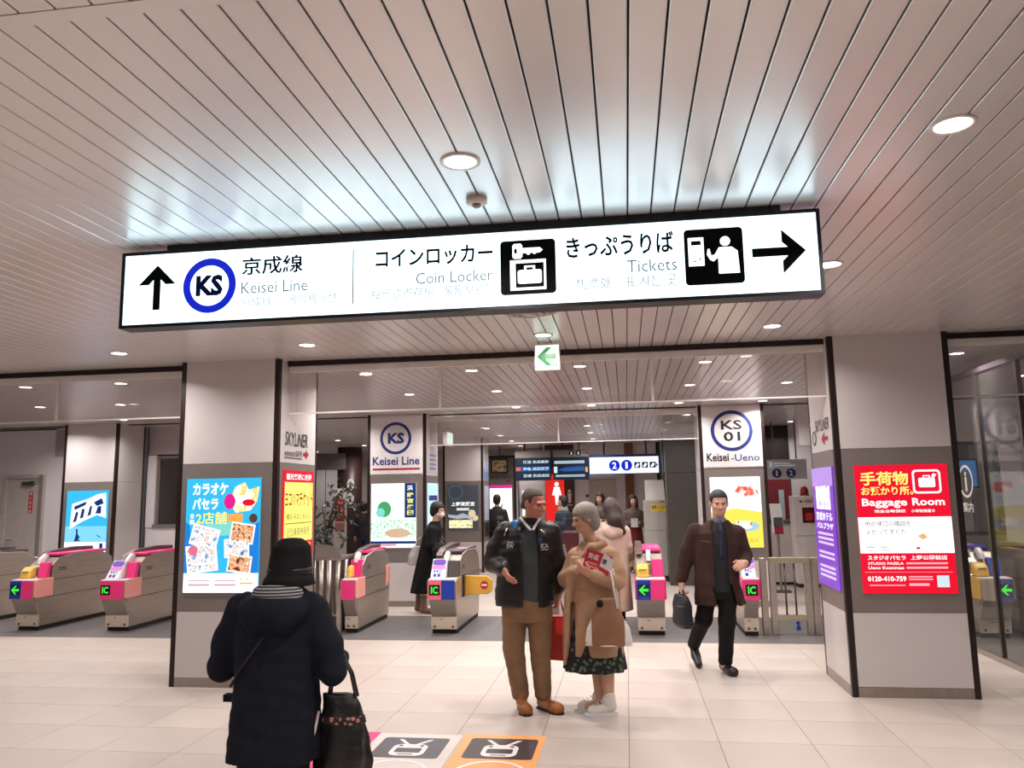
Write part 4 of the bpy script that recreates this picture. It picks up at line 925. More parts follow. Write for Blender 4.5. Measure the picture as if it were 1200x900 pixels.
# brown round column with oval signs + red poster
bc = empty('round_column', (-6.95, 19.3, 0), kind='structure')
obj('shaft', MB().lathe([(.31, 0), (.31, H)], (-6.95, 19.3, 0), 28), mat('round_column_brown', '#3b2724', .45), bc, True)
box('capital', M_frame, -7.75, -6.95, 18.95, 19.3, 2.35, 2.75, bc)
fo = Fr((-6.82, 19.005, 0), (1, 0, .0), (0, 0, 1))
for z_ in (1.97, 1.62):
    ov = empty('oval_sign', (-6.82, 19.0, z_-.16), ('upper' if z_ > 1.8 else 'lower')+' white oval restroom sign on the dark round column', 'sign', 'oval signs on the round column')
    flat('plate', fo, [disc(0, z_, .09, 24, .15)], .02, M_railw, ov, .03); flat('pictogram', fo, [disc(0, z_+.05, .022, 12), [(-.035, z_-.08), (.035, z_-.08), (.015, z_+.02), (-.015, z_+.02)]], .022, M_dark, ov)
rb = empty('red_poster_stand', (-6.35, 17.05, 0), 'red and white poster board standing near the dark round column', 'poster')
box('board', mat('stand_white', '#d2cac6', .5), -6.48, -6.20, 17.0, 17.06, .25, 1.85, rb); fb2 = Fr((-6.48, 17.0, 0), (1, 0, 0), (0, 0, 1))
flat('red_field', fb2, [rc(.03, .25, 1.12, 1.62)], .003, mat('stand_red', '#a8332e', .5), rb); flat('lower_field', fb2, [rc(.03, .25, .9, 1.09)], .003, mat('stand_pink', '#a87468', .5), rb)
text('lettering', fb2, 'お得', (.07, .21, 1.68, 1.78), .004, M_redp, rb, .02); flat('white_marks', fb2, [rc(.07, .13, 1.2, 1.55), rc(.16, .2, 1.25, 1.55)], .005, M_salmon, rb)
obj('leg', MB().tube([(-6.42, 17.03, 0), (-6.42, 17.03, .3)], .015), M_steel_d, rb); obj('leg', MB().tube([(-6.26, 17.03, 0), (-6.26, 17.03, .3)], .015), M_steel_d, rb)
# staff door, counter, AED cabinet, leaflet rack on the right
d2 = empty('door_2', (2.95, 16, 0), kind='structure')
box('leaf', mat('door_red', '#6f1c22', .45), 2.72, 3.16, 16.0, 16.05, 0, 1.85, d2); box('pane', mat('door_pane', '#9fb0b0', .15, 0, .1, 3), 2.93, 3.03, 15.99, 16.0, 1.0, 1.65, d2)
obj('handle', MB().tube([(2.80, 15.98, .95), (2.80, 15.98, 1.12)], .012), M_steel, d2)
wq = wall('wall_staff', M_wallg, 2.2, 2.70, 16.0, 16.2, 0, H); box('side', M_wallg, 3.18, 4.6, 16.0, 16.2, 0, H, wq); box('lintel', M_brown, 2.70, 3.18, 16.0, 16.1, 1.87, H, wq)
ct = empty('staff_counter', (2.6, 14.9, 0), 'pale staff counter with a dark ledge below the red door', 'counter')
box('front', mat('counter_pale', '#c3bab7', .5), 2.1, 2.92, 14.6, 15.1, .05, 1.06, ct); box('ledge', M_steel_d, 2.08, 2.94, 14.56, 15.14, 1.06, 1.11, ct); box('base', M_plinth, 2.12, 2.9, 14.62, 15.08, 0, .05, ct)
ae = empty('aed_cabinet', (3.03, 14.3, 0), 'tall white defibrillator cabinet with a red window and a heart mark', 'cabinet')
box('body', mat('aed_white', '#d8d0cb', .4), 2.83, 3.26, 14.2, 14.55, .06, 1.54, ae, .01); box('base', M_plinth, 2.85, 3.24, 14.22, 14.53, 0, .06, ae)
fa = Fr((2.83, 14.2, 0), (1, 0, 0), (0, 0, 1))
wnd = flat('window', fa, [rc(.14, .36, 1.08, 1.34)], .004, mat('aed_dark_red', '#5a1216', .25), ae); flat('device', fa, [rrc(.19, .31, 1.12, 1.25, .02)], .006, mat('aed_red', '#c02a2a', .4), wnd)
text('lettering', fa, 'AED', (.18, .32, 1.42, 1.47), .004, M_redp, ae, .02); flat('heart', fa, [[(.10, 1.445), (.13, 1.415), (.16, 1.445), (.15, 1.465), (.13, 1.455), (.11, 1.465)]], .004, M_redp, ae)
flat('door_joint', fa, [rc(.01, .42, .86, .866)], .003, M_steel_d, ae); flat('lock', fa, [rc(.35, .41, .85, .875)], .005, M_steel_d, ae)
al = empty('alarm_lamp', (3.06, 14.35, 1.54), 'red dome alarm lamp on top of the defibrillator cabinet', 'alarm lamp')
obj('dome', MB().lathe([(.07, 1.56), (.07, 1.62), (.05, 1.68), (.01, 1.71)], (3.06, 14.35, 0), 16), mat('alarm_red', '#a31c20', .3), al, True); obj('collar', MB().lathe([(.08, 1.54), (.08, 1.56)], (3.06, 14.35, 0), 16), M_steel_d, al)
rk = empty('leaflet_rack', (2.44, 13.6, 0), 'narrow leaflet rack with white and red leaflets by the Keisei-Ueno column', 'leaflet rack')
obj('post', MB().tube([(2.44, 13.6, 0), (2.44, 13.6, 1.2)], .02), M_steel, rk); box('foot', M_steel_d, 2.3, 2.58, 13.48, 13.72, 0, .03, rk)
obj('tray', MB().prism([(13.5, .95), (13.56, .95), (13.72, 1.42), (13.69, 1.42)], 0, 2.35, 2.53), M_railw, rk); box('leaflet', mat('leaflet_dark', '#55565e', .5), 2.37, 2.51, 13.50, 13.54, 1.06, 1.2, rk); box('leaflet', M_redp, 2.37, 2.51, 13.47, 13.50, .93, 1.05, rk)
# fire extinguisher mark on the far wall
em = empty('extinguisher_mark', (.52, 20.29, 1.5), 'small red extinguisher sign on the white far wall', 'sign')
fe_ = Fr((.52, 20.3, 1.6), (1, 0, 0), (0, 0, 1)); flat('mark', fe_, [[(-.05, -.12), (.05, -.12), (.04, .08), (.0, .16), (-.04, .08)]], .006, mat('mark_red', '#b8202c', .4), em, .006)
# ---- floor stickers
def sticker(label, x0, x1, y0, y1, m, panel=True, dark=None, circ=True):
    s_ = empty('floor_sticker', ((x0+x1)/2, (y0+y1)/2, 0), label, 'floor sticker', 'train stickers on the floor')
    f = Fr((x0, y0, 0), (1, 0, 0), (0, 1, 0)); w_, d_ = x1-x0, y1-y0
    flat('sheet', f, [rc(0, w_, 0, d_)], .0012, m, s_)
    if panel:
        a, b0 = .065, d_-.50
        q = flat('dark_panel', f, [rrc(a, a+.45, b0, b0+.41, .03)], .0022, dark, s_)
        cx = a+.225
        tr_ = flat('train_pictogram', f, [rrc(cx-.115, cx+.115, b0+.04, b0+.27, .06), [(cx-.05, b0+.27), (cx-.12, b0+.37), (cx-.09, b0+.37), (cx-.02, b0+.27)], [(cx+.05, b0+.27), (cx+.12, b0+.37), (cx+.09, b0+.37), (cx+.02, b0+.27)]], .0030, mat('sticker_white', '#ece4e4', .45), q)
        flat('windscreen', f, [rrc(cx-.085, cx+.085, b0+.10, b0+.19, .015), rc(cx-.05, cx+.05, b0+.06, b0+.075), disc(cx-.07, b0+.235, .015, 10), disc(cx+.07, b0+.235, .015, 10)], .0038, dark, tr_)
        if circ: ring('circle', f, cx, b0-.26, .20, .225, .0026, mat('sticker_white', '#ece4e4', .45), s_)
    return s_
M_slate = mat('sticker_slate', '#4a4750', .45)
sticker('magenta floor sticker at the feet of the woman in the black hat', -2.32, -1.755, 4.3, 5.58, mat('sticker_magenta', '#e0307c', .45), True, mat('sticker_plum', '#8a2a50', .45))
sticker('white floor sticker with a slate train pictogram between the pink and orange ones', -1.75, -1.17, 4.3, 5.56, mat('sticker_pale', '#d8cdc8', .4), True, M_slate)
sticker('orange floor sticker with a dark train pictogram', -1.155, -.60, 4.3, 5.59, mat('sticker_orange', '#f0a766', .45), True, mat('sticker_brown', '#3a2c30', .45))
sticker('pale yellow floor sticker beside the orange one', -.58, -.02, 4.2, 4.95, mat('sticker_lemon', '#e4dcae', .45), False)
# ================================================================== PEOPLE: smooth-blended distance fields -> one closed surface per body or garment
class Field:
    def __init__(s, lo, hi, res):
        s.res = res; s.lo = np.array(lo, np.float32); n = np.ceil((np.array(hi)-np.array(lo))/res).astype(int)+1
        s.ax = [(s.lo[i]+np.arange(n[i])*res).astype(np.float32) for i in range(3)]
        s.g = np.full(tuple(n), .2, np.float32)
    def _sl(s, lo, hi):
        r = []
        for i in range(3):
            a = max(0, int((lo[i]-s.lo[i])/s.res)-1); b = min(len(s.ax[i]), int((hi[i]-s.lo[i])/s.res)+3)
            if b <= a: return None
            r.append(slice(a, b))
        return tuple(r)
    def _put(s, fn, lo, hi, k, cut=False):
        m = max(k, .02)+.03
        sl = s._sl([v-m for v in lo], [v+m for v in hi])
        if sl is None: return s
        X = s.ax[0][sl[0]][:, None, None]; Y = s.ax[1][sl[1]][None, :, None]; Z = s.ax[2][sl[2]][None, None, :]
        d = fn(X, Y, Z).astype(np.float32); a = s.g[sl]
        if cut:
            d = -d
            if k > 0:
                h = np.clip(.5+.5*(d-a)/k, 0, 1); s.g[sl] = a*(1-h)+d*h+k*h*(1-h)
            else: s.g[sl] = np.maximum(a, d)
        elif k > 0:
            h = np.clip(.5+.5*(a-d)/k, 0, 1); s.g[sl] = a*(1-h)+d*h-k*h*(1-h)
        else: s.g[sl] = np.minimum(a, d)
        return s
    def cone(s, a, b, ra, rb=None, k=.02, cut=False, flat_=None):
        rb = ra if rb is None else rb; a = np.array(a, float); b = np.array(b, float); ba = b-a; L2 = max(1e-9, ba@ba); R = max(ra, rb)
        def fn(X, Y, Z):
            px, py, pz = X-a[0], Y-a[1], Z-a[2]
            t = np.clip((px*ba[0]+py*ba[1]+pz*ba[2])/L2, 0, 1)
            return np.sqrt((px-t*ba[0])**2+(py-t*ba[1])**2+(pz-t*ba[2])**2)-(ra+(rb-ra)*t)
        return s._put(fn, np.minimum(a, b)-R, np.maximum(a, b)+R, k, cut)
    def chain(s, pts, rs, k=.02):
        for i in range(len(pts)-1): s.cone(pts[i], pts[i+1], rs[i], rs[i+1], k)
        return s
    def ell(s, c, r, k=.02, R=None, cut=False):
        c = np.array(c, float); r = np.array(r, float); mr = r.max(); M = np.eye(3) if R is None else np.array(R)
        def fn(X, Y, Z):
            p = (X-c[0], Y-c[1], Z-c[2])
            q = [(M[i][0]*p[0]+M[i][1]*p[1]+M[i][2]*p[2])/r[i] for i in range(3)]
            l = np.sqrt(q[0]**2+q[1]**2+q[2]**2); return (l-1)*r.min()*(.5+.5*np.minimum(1, 1/np.maximum(l, .3)))
        return s._put(fn, c-mr, c+mr, k, cut)
    def boxy(s, c, half, k=.01, R=None, rnd=.01, cut=False):
        c = np.array(c, float); h = np.array(half, float); M = np.eye(3) if R is None else np.array(R); mr = np.linalg.norm(h)
        def fn(X, Y, Z):
            p = (X-c[0], Y-c[1], Z-c[2])
            q = [np.abs(M[i][0]*p[0]+M[i][1]*p[1]+M[i][2]*p[2])-(h[i]-rnd) for i in range(3)]
            o = np.sqrt(np.maximum(q[0], 0)**2+np.maximum(q[1], 0)**2+np.maximum(q[2], 0)**2)
            return o+np.minimum(np.maximum(q[0], np.maximum(q[1], q[2])), 0)-rnd
        return s._put(fn, c-mr, c+mr, k, cut)
    def loft(s, rings, k=.02, folds=None, power=2.0, cut=False):
        """rings: (z, cx, cy, rx, ry) stacked upward; folds = (count, depth at the bottom, phase)"""
        rg = np.array(sorted(rings), float); z0, z1 = rg[0, 0], rg[-1, 0]
        def fn(X, Y, Z):
            zz = np.clip(Z, z0, z1); t = zz.ravel()
            cx, cy, rx, ry = [np.interp(t, rg[:, 0], rg[:, i]).reshape(zz.shape) for i in (1, 2, 3, 4)]
            dx, dy = (X-cx), (Y-cy)
            l = (np.abs(dx/rx)**power+np.abs(dy/ry)**power)**(1/power)
            d = (l-1)*np.minimum(rx, ry)
            if folds:
                n, dep, ph = folds; w_ = np.clip((z1-zz)/(z1-z0), 0, 1); d = d+dep*w_*np.sin(n*np.arctan2(dy/ry, dx/rx)+ph+3*w_)
            dz = np.maximum(z0-Z, Z-z1)
            return np.where(dz > 0, np.sqrt(np.maximum(d, 0)**2+dz**2), np.maximum(d, dz))
        R = [rg[:, 1].min()-rg[:, 3].max(), rg[:, 2].min()-rg[:, 4].max(), z0], [rg[:, 1].max()+rg[:, 3].max(), rg[:, 2].max()+rg[:, 4].max(), z1]
        return s._put(fn, R[0], R[1], k, cut)
    def plane_cut(s, n, d):
        """keep the side where n.p < d"""
        X, Y, Z = s.ax[0][:, None, None], s.ax[1][None, :, None], s.ax[2][None, None, :]
        s.g = np.maximum(s.g, n[0]*X+n[1]*Y+n[2]*Z-d); return s
    def wrinkle(s, amp, fx, fy, fz, ph=0.0):
        X, Y, Z = s.ax[0][:, None, None], s.ax[1][None, :, None], s.ax[2][None, None, :]
        s.g = s.g+amp*(np.sin(fx*X+fy*Y+fz*Z+ph)*np.sin(fz*.7*Z-fx*.6*X+2*ph+1.3*np.sin(9*Z))).astype(np.float32); return s
    def mesh(s):
        g = s.g; g = g.copy()
        for ax in range(3):                                   # close the surface at the walls of the grid
            sl = [slice(None)]*3
            for e in (0, -1): sl[ax] = e; g[tuple(sl)] = np.maximum(g[tuple(sl)], .01)
        ins = g < 0; n = np.array(g.shape)
        c = [ins[i:n[0]-1+i, j:n[1]-1+j, k:n[2]-1+k] for i in (0, 1) for j in (0, 1) for k in (0, 1)]
        cnt = sum(x.astype(np.int8) for x in c); act = (cnt > 0) & (cnt < 8)
        idx = -np.ones(act.shape, np.int64); cell = np.argwhere(act); idx[act] = np.arange(len(cell))
        acc = np.zeros((len(cell), 3)); num = np.zeros(len(cell))
        offs = [(i, j, k) for i in (0, 1) for j in (0, 1) for k in (0, 1)]
        val = [g[cell[:, 0]+o[0], cell[:, 1]+o[1], cell[:, 2]+o[2]] for o in offs]
        for a in range(8):
            for b in range(a+1, 8):
                if sum(abs(offs[a][q]-offs[b][q]) for q in range(3)) != 1: continue
                va, vb = val[a], val[b]; m = (va < 0) != (vb < 0)
                t = va[m]/(va[m]-vb[m]); acc[m] += np.array(offs[a])+t[:, None]*(np.array(offs[b])-np.array(offs[a])); num[m] += 1
        V = (cell+acc/num[:, None])*s.res+s.lo
        F = []
        for ax in range(3):
            u, v = (ax+1) % 3, (ax+2) % 3
            sa = [slice(None)]*3; sb = [slice(None)]*3; sa[ax] = slice(0, -1); sb[ax] = slice(1, None)
            A, B = ins[tuple(sa)], ins[tuple(sb)]
            e = np.argwhere(A != B); e = e[(e[:, u] > 0) & (e[:, v] > 0) & (e[:, u] < n[u]-1) & (e[:, v] < n[v]-1)]
            flip = A[e[:, 0], e[:, 1], e[:, 2]]
            def cl(du, dv):
                q = e.copy(); q[:, u] -= du; q[:, v] -= dv; return idx[q[:, 0], q[:, 1], q[:, 2]]
            Q = np.stack([cl(1, 1), cl(0, 1), cl(0, 0), cl(1, 0)], 1)
            Q[~flip] = Q[~flip][:, ::-1]; F.append(Q)
        F = np.concatenate(F); F = F[(F >= 0).all(1)]
        return V, F
def field_obj(name, fld, m, parent=None, loc=None):
    V, F = fld.mesh(); me = bpy.data.meshes.new(name)
    me.vertices.add(len(V)); me.vertices.foreach_set('co', V.astype(np.float32).ravel())
    me.loops.add(len(F)*4); me.loops.foreach_set('vertex_index', F.astype(np.int32).ravel())
    me.polygons.add(len(F)); me.polygons.foreach_set('loop_start', np.arange(0, len(F)*4, 4, dtype=np.int32))
    me.update(calc_edges=True); me.validate()
    o = finish(name, me, m, parent, True)
    if loc is not None: o.location = loc; ORG[o.name] = Vector((0, 0, 0))
    return o
def axes(yaw, pitch=0, roll=0):
    """head axes: yaw 0 looks to -Y (towards the photographer), positive turns to +X; rows = right, forward, up"""
    f = np.array([math.sin(yaw)*math.cos(pitch), -math.cos(yaw)*math.cos(pitch), math.sin(pitch)])
    r = np.array([-math.cos(yaw), -math.sin(yaw), 0.0]); u = np.cross(r, f)
    if roll: r, u = math.cos(roll)*r+math.sin(roll)*u, -math.sin(roll)*r+math.cos(roll)*u
    return np.array([r, f, u])
def head(F_, c, A, s=1.0, face=True):
    """c: centre of the skull; s: scale (1 = 23 cm from chin to crown)"""
    c = np.array(c, float); r, f, u = A; P = lambda a, b, d: c+s*(a*r+b*f+d*u)
    F_.ell(P(0, -.012, .025), (s*.074, s*.093, s*.088), .02, A)
    F_.ell(P(0, .022, -.045), (s*.058, s*.066, s*.072), .03, A)
    F_.ell(P(0, .055, -.092), (s*.03, s*.026, s*.022), .025, A)
    if face:
        F_.cone(P(0, .088, .0), P(0, .108, -.036), s*.009, s*.0135, .012)
        for q in (-1, 1):
            F_.ell(P(q*.018, .094, -.037), (s*.010, s*.010, s*.009), .008, A)
            F_.ell(P(q*.032, .088, -.002), (s*.016, s*.010, s*.010), .008, A, cut=True)
            F_.cone(P(q*.012, .091, .018), P(q*.046, .078, .016), s*.008, s*.006, .012)
            F_.ell(P(q*.04, .066, -.03), (s*.022, s*.02, s*.018), .02, A)
        F_.cone(P(-.02, .085, -.062), P(.02, .085, -.062), s*.007, s*.007, .006)
        F_.cone(P(-.016, .084, -.074), P(.016, .084, -.074), s*.008, s*.008, .006)
    for q in (-1, 1): F_.ell(P(q*.077, -.005, -.008), (s*.011, s*.02, s*.033), .008, A)
    return P
def eyes(P, A, s, par):
    for q in (-1, 1):
        mb = MB(); c = P(q*.032, .084, -.001); mb.ellipsoid(c, (s*.009, s*.009, s*.006), 10, 6); obj('eye', mb, M_eye, par, True)
def hand(F_, wrist, d, palm, s=1.0, curl=.6, thumb_side=1, k=.006):
    """wrist point, direction of the hand, palm normal; five jointed fingers of unequal length"""
    w_ = np.array(wrist, float); d = np.array(d, float); d /= np.linalg.norm(d); pn = np.array(palm, float); pn -= d*(pn@d); pn /= np.linalg.norm(pn)
    sd = np.cross(d, pn)*thumb_side
    pc = w_+d*.048*s
    F_.boxy(pc, (s*.040, s*.048, s*.014), .012, np.array([sd, d, pn]), s*.012)
    F_.cone(w_-d*.02, w_+d*.02, s*.026, s*.028, .015)
    for i, (off, L_) in enumerate(((.030, .072), (.010, .080), (-.011, .075), (-.030, .058))):
        b = w_+d*.088*s+sd*off*s; q = d.copy(); p = b-d*.02*s; ang = 0
        for j, fr_ in enumerate((.42, .32, .26)):
            ang += curl*(.55 if j == 0 else .8); q = d*math.cos(ang)+pn*math.sin(ang); e = p+q*L_*s*fr_*(1.25 if j == 0 else 1)
            F_.cone(p, e, s*(.0095-.0008*j), s*(.009-.0009*j), k if j else .01); p = e
    b = w_+d*.025*s+sd*.030*s; q1 = (d*.62+sd*.62+pn*.35); q1 /= np.linalg.norm(q1); q2 = d*.85+sd*.15+pn*(.35+.4*curl); q2 /= np.linalg.norm(q2)
    F_.cone(b, b+q1*.042*s, s*.0125, s*.0105, .012); F_.cone(b+q1*.042*s, b+q1*.042*s+q2*.032*s, s*.0102, s*.0088, k)
def shoe(F_, heel, dirv, L_=.27, w_=.045, h_=.07, k=.02):
    h = np.array(heel, float); d = np.array(dirv, float); d /= np.linalg.norm(d); z = np.array([0, 0, 1.0])
    F_.cone(h+d*.04+z*.045, h+d*(L_-.06)+z*.036, w_*.82, w_*.95, k); F_.cone(h+d*.035+z*.06, h+d*.08+z*.10, w_*.8, w_*.85, k)
    F_.ell(h+d*(L_-.07)+z*.032, (w_*1.0, w_*1.25, .036), k, np.array([np.cross(d, z), d, z])); F_.plane_cut((0, 0, -1), 0) if abs(heel[2]) < .001 else None
    return F_
M_skin = mat('skin', '#c99a83', .5, 0, .05, 12); M_skin_r = mat('skin_ruddy', '#bd7d6c', .5, 0, .08, 14); M_skin_p = mat('skin_pale', '#d3aa94', .5, 0, .05, 12)
M_eye = mat('eye_dark', '#17110f', .2); M_hair = mat('hair_black', '#161213', .55, 0, .3, 30, bump=.4, bscale=90, stretch=(4, 4, 1)); M_hairb = mat('hair_brown', '#2f1c19', .5, 0, .3, 30, bump=.4, bscale=90, stretch=(4, 4, 1))
M_hairg = mat('hair_grey', '#8f857d', .55, 0, .25, 30, bump=.4, bscale=90, stretch=(4, 4, 1)); M_hairs = mat('hair_cropped', '#4a3c36', .6, 0, .3, 60, bump=.5, bscale=200)
M_navyc = mat('navy_coat_cloth', '#10131f', .85, 0, .2, 20, bump=.25, bscale=120, spec=.25); M_blk = mat('black_cloth', '#0e0d0f', .8, 0, .2, 20, bump=.2, bscale=140, spec=.25)
M_blkj = mat('black_jacket_nylon', '#08080a', .5, 0, .2, 9, bump=.25, bscale=30); M_grey_k = mat('grey_knit', '#43484e', .9, 0, .12, 60, bump=.35, bscale=260)
M_khaki = mat('khaki_trousers', '#83674e', .8, 0, .10, 7, bump=.2, bscale=60, spec=.2); M_tan = mat('tan_leather', '#9a5a28', .45, 0, .12, 9); M_camel = mat('camel_wool', '#ae8a70', .85, 0, .06, 9, bump=.25, bscale=180, spec=.2)
M_beige = mat('beige_coat_wool', '#c3a699', .85, 0, .06, 9, bump=.2, bscale=160, spec=.2); M_brownc = mat('brown_coat_wool', '#3a2723', .85, 0, .15, 12, bump=.2, bscale=160, spec=.2)
M_shirt = mat('white_shirt', '#d8d6d8', .7); M_whites = mat('white_canvas', '#d6d0c8', .6, 0, .06, 12); M_jeans = mat('dark_jeans', '#1d2638', .8); M_bluej = mat('jacket_blue', '#1c6fb4', .45); M_maroon = mat('maroon_shell', '#4c1220', .4)
M_leather = mat('black_leather', '#131112', .38, 0, .2, 9, bump=.3, bscale=40); M_mask = mat('face_mask', '#e4dedd', .7); M_sole = mat('shoe_sole', '#2a2320', .7)
def floral(name, base, spots, scale):
    m = mat(name, base, .8); nt = m.node_tree; N = nt.nodes; L = nt.links; b = N['Principled BSDF']
    tc = N.new('ShaderNodeTexCoord'); vo = N.new('ShaderNodeTexVoronoi'); vo.inputs['Scale'].default_value = scale; L.new(tc.outputs['Object'], vo.inputs['Vector'])
    rp = N.new('ShaderNodeValToRGB'); e = rp.color_ramp.elements; e[0].position = .28; e[0].color = hx(spots)+(1,); e[1].position = .42; e[1].color = hx(base)+(1,)
    L.new(vo.outputs['Distance'], rp.inputs[0]); L.new(rp.outputs[0], b.inputs['Base Color']); return m
M_floral = floral('floral_dress', '#141716', '#5c6a58', 26)
def stripes(name, a, b_, scale):
    m = mat(name, a, .8); nt = m.node_tree; N = nt.nodes; L = nt.links; b = N['Principled BSDF']
    tc = N.new('ShaderNodeTexCoord'); wv = N.new('ShaderNodeTexWave'); wv.bands_direction = 'Z'; wv.inputs['Scale'].default_value = scale; wv.inputs['Distortion'].default_value = 1.2; wv.inputs['Detail Scale'].default_value = .6; L.new(tc.outputs['Object'], wv.inputs['Vector'])
    rp = N.new('ShaderNodeValToRGB'); rp.color_ramp.interpolation = 'CONSTANT'; e = rp.color_ramp.elements; e[0].color = hx(a)+(1,); e[1].position = .5; e[1].color = hx(b_)+(1,)
    L.new(wv.outputs['Fac'], rp.inputs[0]); L.new(rp.outputs[0], b.inputs['Base Color']); return m
M_stripe = stripes('striped_lining', '#17171c', '#9a9698', 24)
def person(fld, m, loc, label, cat='person'):
    o = field_obj('person', fld, m, None, loc); return tag(o, label, cat)
LO, HI = (-.48, -.42, -.01), (.48, .42, 1.8)
def fld(lo=LO, hi=HI, res=.008): return Field(lo, hi, res)
def strap(name, pts, r, m, par, flat_=None): return obj(name, MB().tube(pts, r, 8), m, par, True)
# ------------------------------------------------------------------ woman in the black hat, from behind
def hat_woman():
    A = axes(math.pi-.12, -.35); hc = (.04, .05, 1.325)
    b = fld(res=.007); head(b, hc, A, .95)
    b.cone((.02, .0, 1.13), (.035, .03, 1.25), .05, .045, .03)
    b.loft([(.75, 0, 0, .14, .10), (.95, 0, 0, .12, .09), (1.1, 0, 0, .15, .10), (1.17, 0, 0, .10, .07)], .03)
    b.chain([(-.17, 0, 1.12), (-.25, .02, .88), (-.15, .22, .93)], [.045, .036, .027]); hand(b, (-.15, .22, .93), (.5, .8, .25), (.6, -.3, .6), .9, .5, 1)
    b.chain([(.17, 0, 1.12), (.25, .0, .86), (.22, .2, .88)], [.045, .036, .027]); hand(b, (.22, .2, .88), (-.4, .85, .2), (-.6, -.2, .6), .9, .8, -1)
    for q, dy in ((-1, .03), (1, -.04)): b.chain([(q*.08, 0, .76), (q*.085, dy*.5, .42), (q*.085, dy, .07)], [.08, .055, .04]); b.cone((q*.085, dy, .05), (q*.085, dy+.16, .035), .035, .03, .02)
    p = person(b, M_skin, (-1.575, 3.45, 0), 'person from behind in a black hat and navy coat carrying a black bag')
    t = fld(); t.loft([(.6, 0, 0, .165, .12), (.85, 0, 0, .17, .13)], .02)
    for q, dy in ((-1, .03), (1, -.04)): t.chain([(q*.09, 0, .72), (q*.09, dy*.5, .42), (q*.088, dy, .1)], [.095, .075, .065])
    field_obj('trousers', t, M_blk, p)
    for q, dy in ((-1, .03), (1, -.04)): field_obj('shoe', shoe(Field((-.3, -.3, -.01), (.3, .4, .2), .008), (q*.085, dy-.07, 0), (q*.1, 1, 0), .25, .045), M_leather, p)
    c = fld(); c.loft([(.50, 0, 0, .205, .155), (.70, 0, 0, .20, .15), (.93, 0, 0, .185, .14), (1.06, 0, 0, .20, .135), (1.15, 0, 0, .195, .115), (1.20, .01, .01, .14, .09), (1.235, .015, .01, .09, .07)], .02, (7, .008, .4))
    c.chain([(-.165, 0, 1.13), (-.235, .01, .98), (-.265, .02, .875)], [.075, .068, .062], .03); c.chain([(-.265, .02, .875), (-.17, .20, .925)], [.062, .05], .02)
    c.chain([(.165, 0, 1.13), (.235, .0, .98), (.265, .0, .87)], [.075, .066, .060], .03); c.chain([(.265, .0, .87), (.225, .18, .885)], [.060, .048], .02)
    c.wrinkle(.0022, 38, 22, 30, .5); c.wrinkle(.002, 15, 9, 55, 1.5)
    co = field_obj('coat', c, M_navyc, p)
    obj('seam', MB().tube([(.0, -.150, .52), (.0, -.142, .9), (.0, -.141, 1.02)], .0025, 6), M_navyc, co, True)
    h = Field((-.26, -.26, .98), (.30, .2, 1.32), .006)
    h.ell((.02, -.085, 1.135), (.155, .085, .085), .02); h.cone((-.13, -.03, 1.18), (-.04, -.12, 1.09), .035, .045, .03); h.cone((.17, -.03, 1.18), (.08, -.12, 1.09), .035, .045, .03)
    h.ell((.025, -.05, 1.215), (.115, .085, .085), .01, cut=True)
    field_obj('hood', h, M_navyc, p)
    l = Field((-.2, -.2, 1.0), (.25, .2, 1.32), .006); l.ell((.025, -.055, 1.195), (.118, .086, .085), .01); l.ell((.025, -.03, 1.26), (.10, .075, .085), .01, cut=True); l.plane_cut((0, .25, 1), 1.222)
    field_obj('hood_lining', l, M_stripe, p)
    hr = Field((-.15, -.2, 1.1), (.25, .25, 1.5), .006); hr.ell((.038, .035, 1.30), (.088, .098, .105), .02); hr.cone((.0, .0, 1.21), (.08, .0, 1.21), .04, .04, .03); field_obj('hair', hr, M_hair, p)
    ht = Field((-.15, -.2, 1.15), (.25, .28, 1.5), .006)
    ht.loft([(1.235, .04, .03, .118, .122), (1.262, .04, .03, .112, .118), (1.285, .04, .035, .098, .108), (1.36, .04, .045, .092, .10), (1.41, .04, .05, .075, .085), (1.437, .04, .05, .045, .05)], .015)
    ht.ell((.04, .045, 1.40), (.082, .09, .045), .02); ht.ell((.04, .03, 1.235), (.10, .105, .03), .005, cut=True)
    hat = field_obj('hat', ht, M_blk, p)
    obj('hat_band', MB().lathe([(.1, 1.288), (.103, 1.292), (.1015, 1.31), (.098, 1.314)], (.04, .036, 0), 28), M_leather, hat, True)
    strap('body_strap', [(.10, .02, 1.215), (.06, -.10, 1.13), (-.02, -.142, 1.0), (-.10, -.135, .9), (-.16, -.10, .82)], .006, mat('strap_maroon', '#1c0f13', .7), p)
    obj('pocket_tab', MB().box(-.235, -.195, -.02, .02, .735, .765), M_blk, co)
    return p
hat_woman()
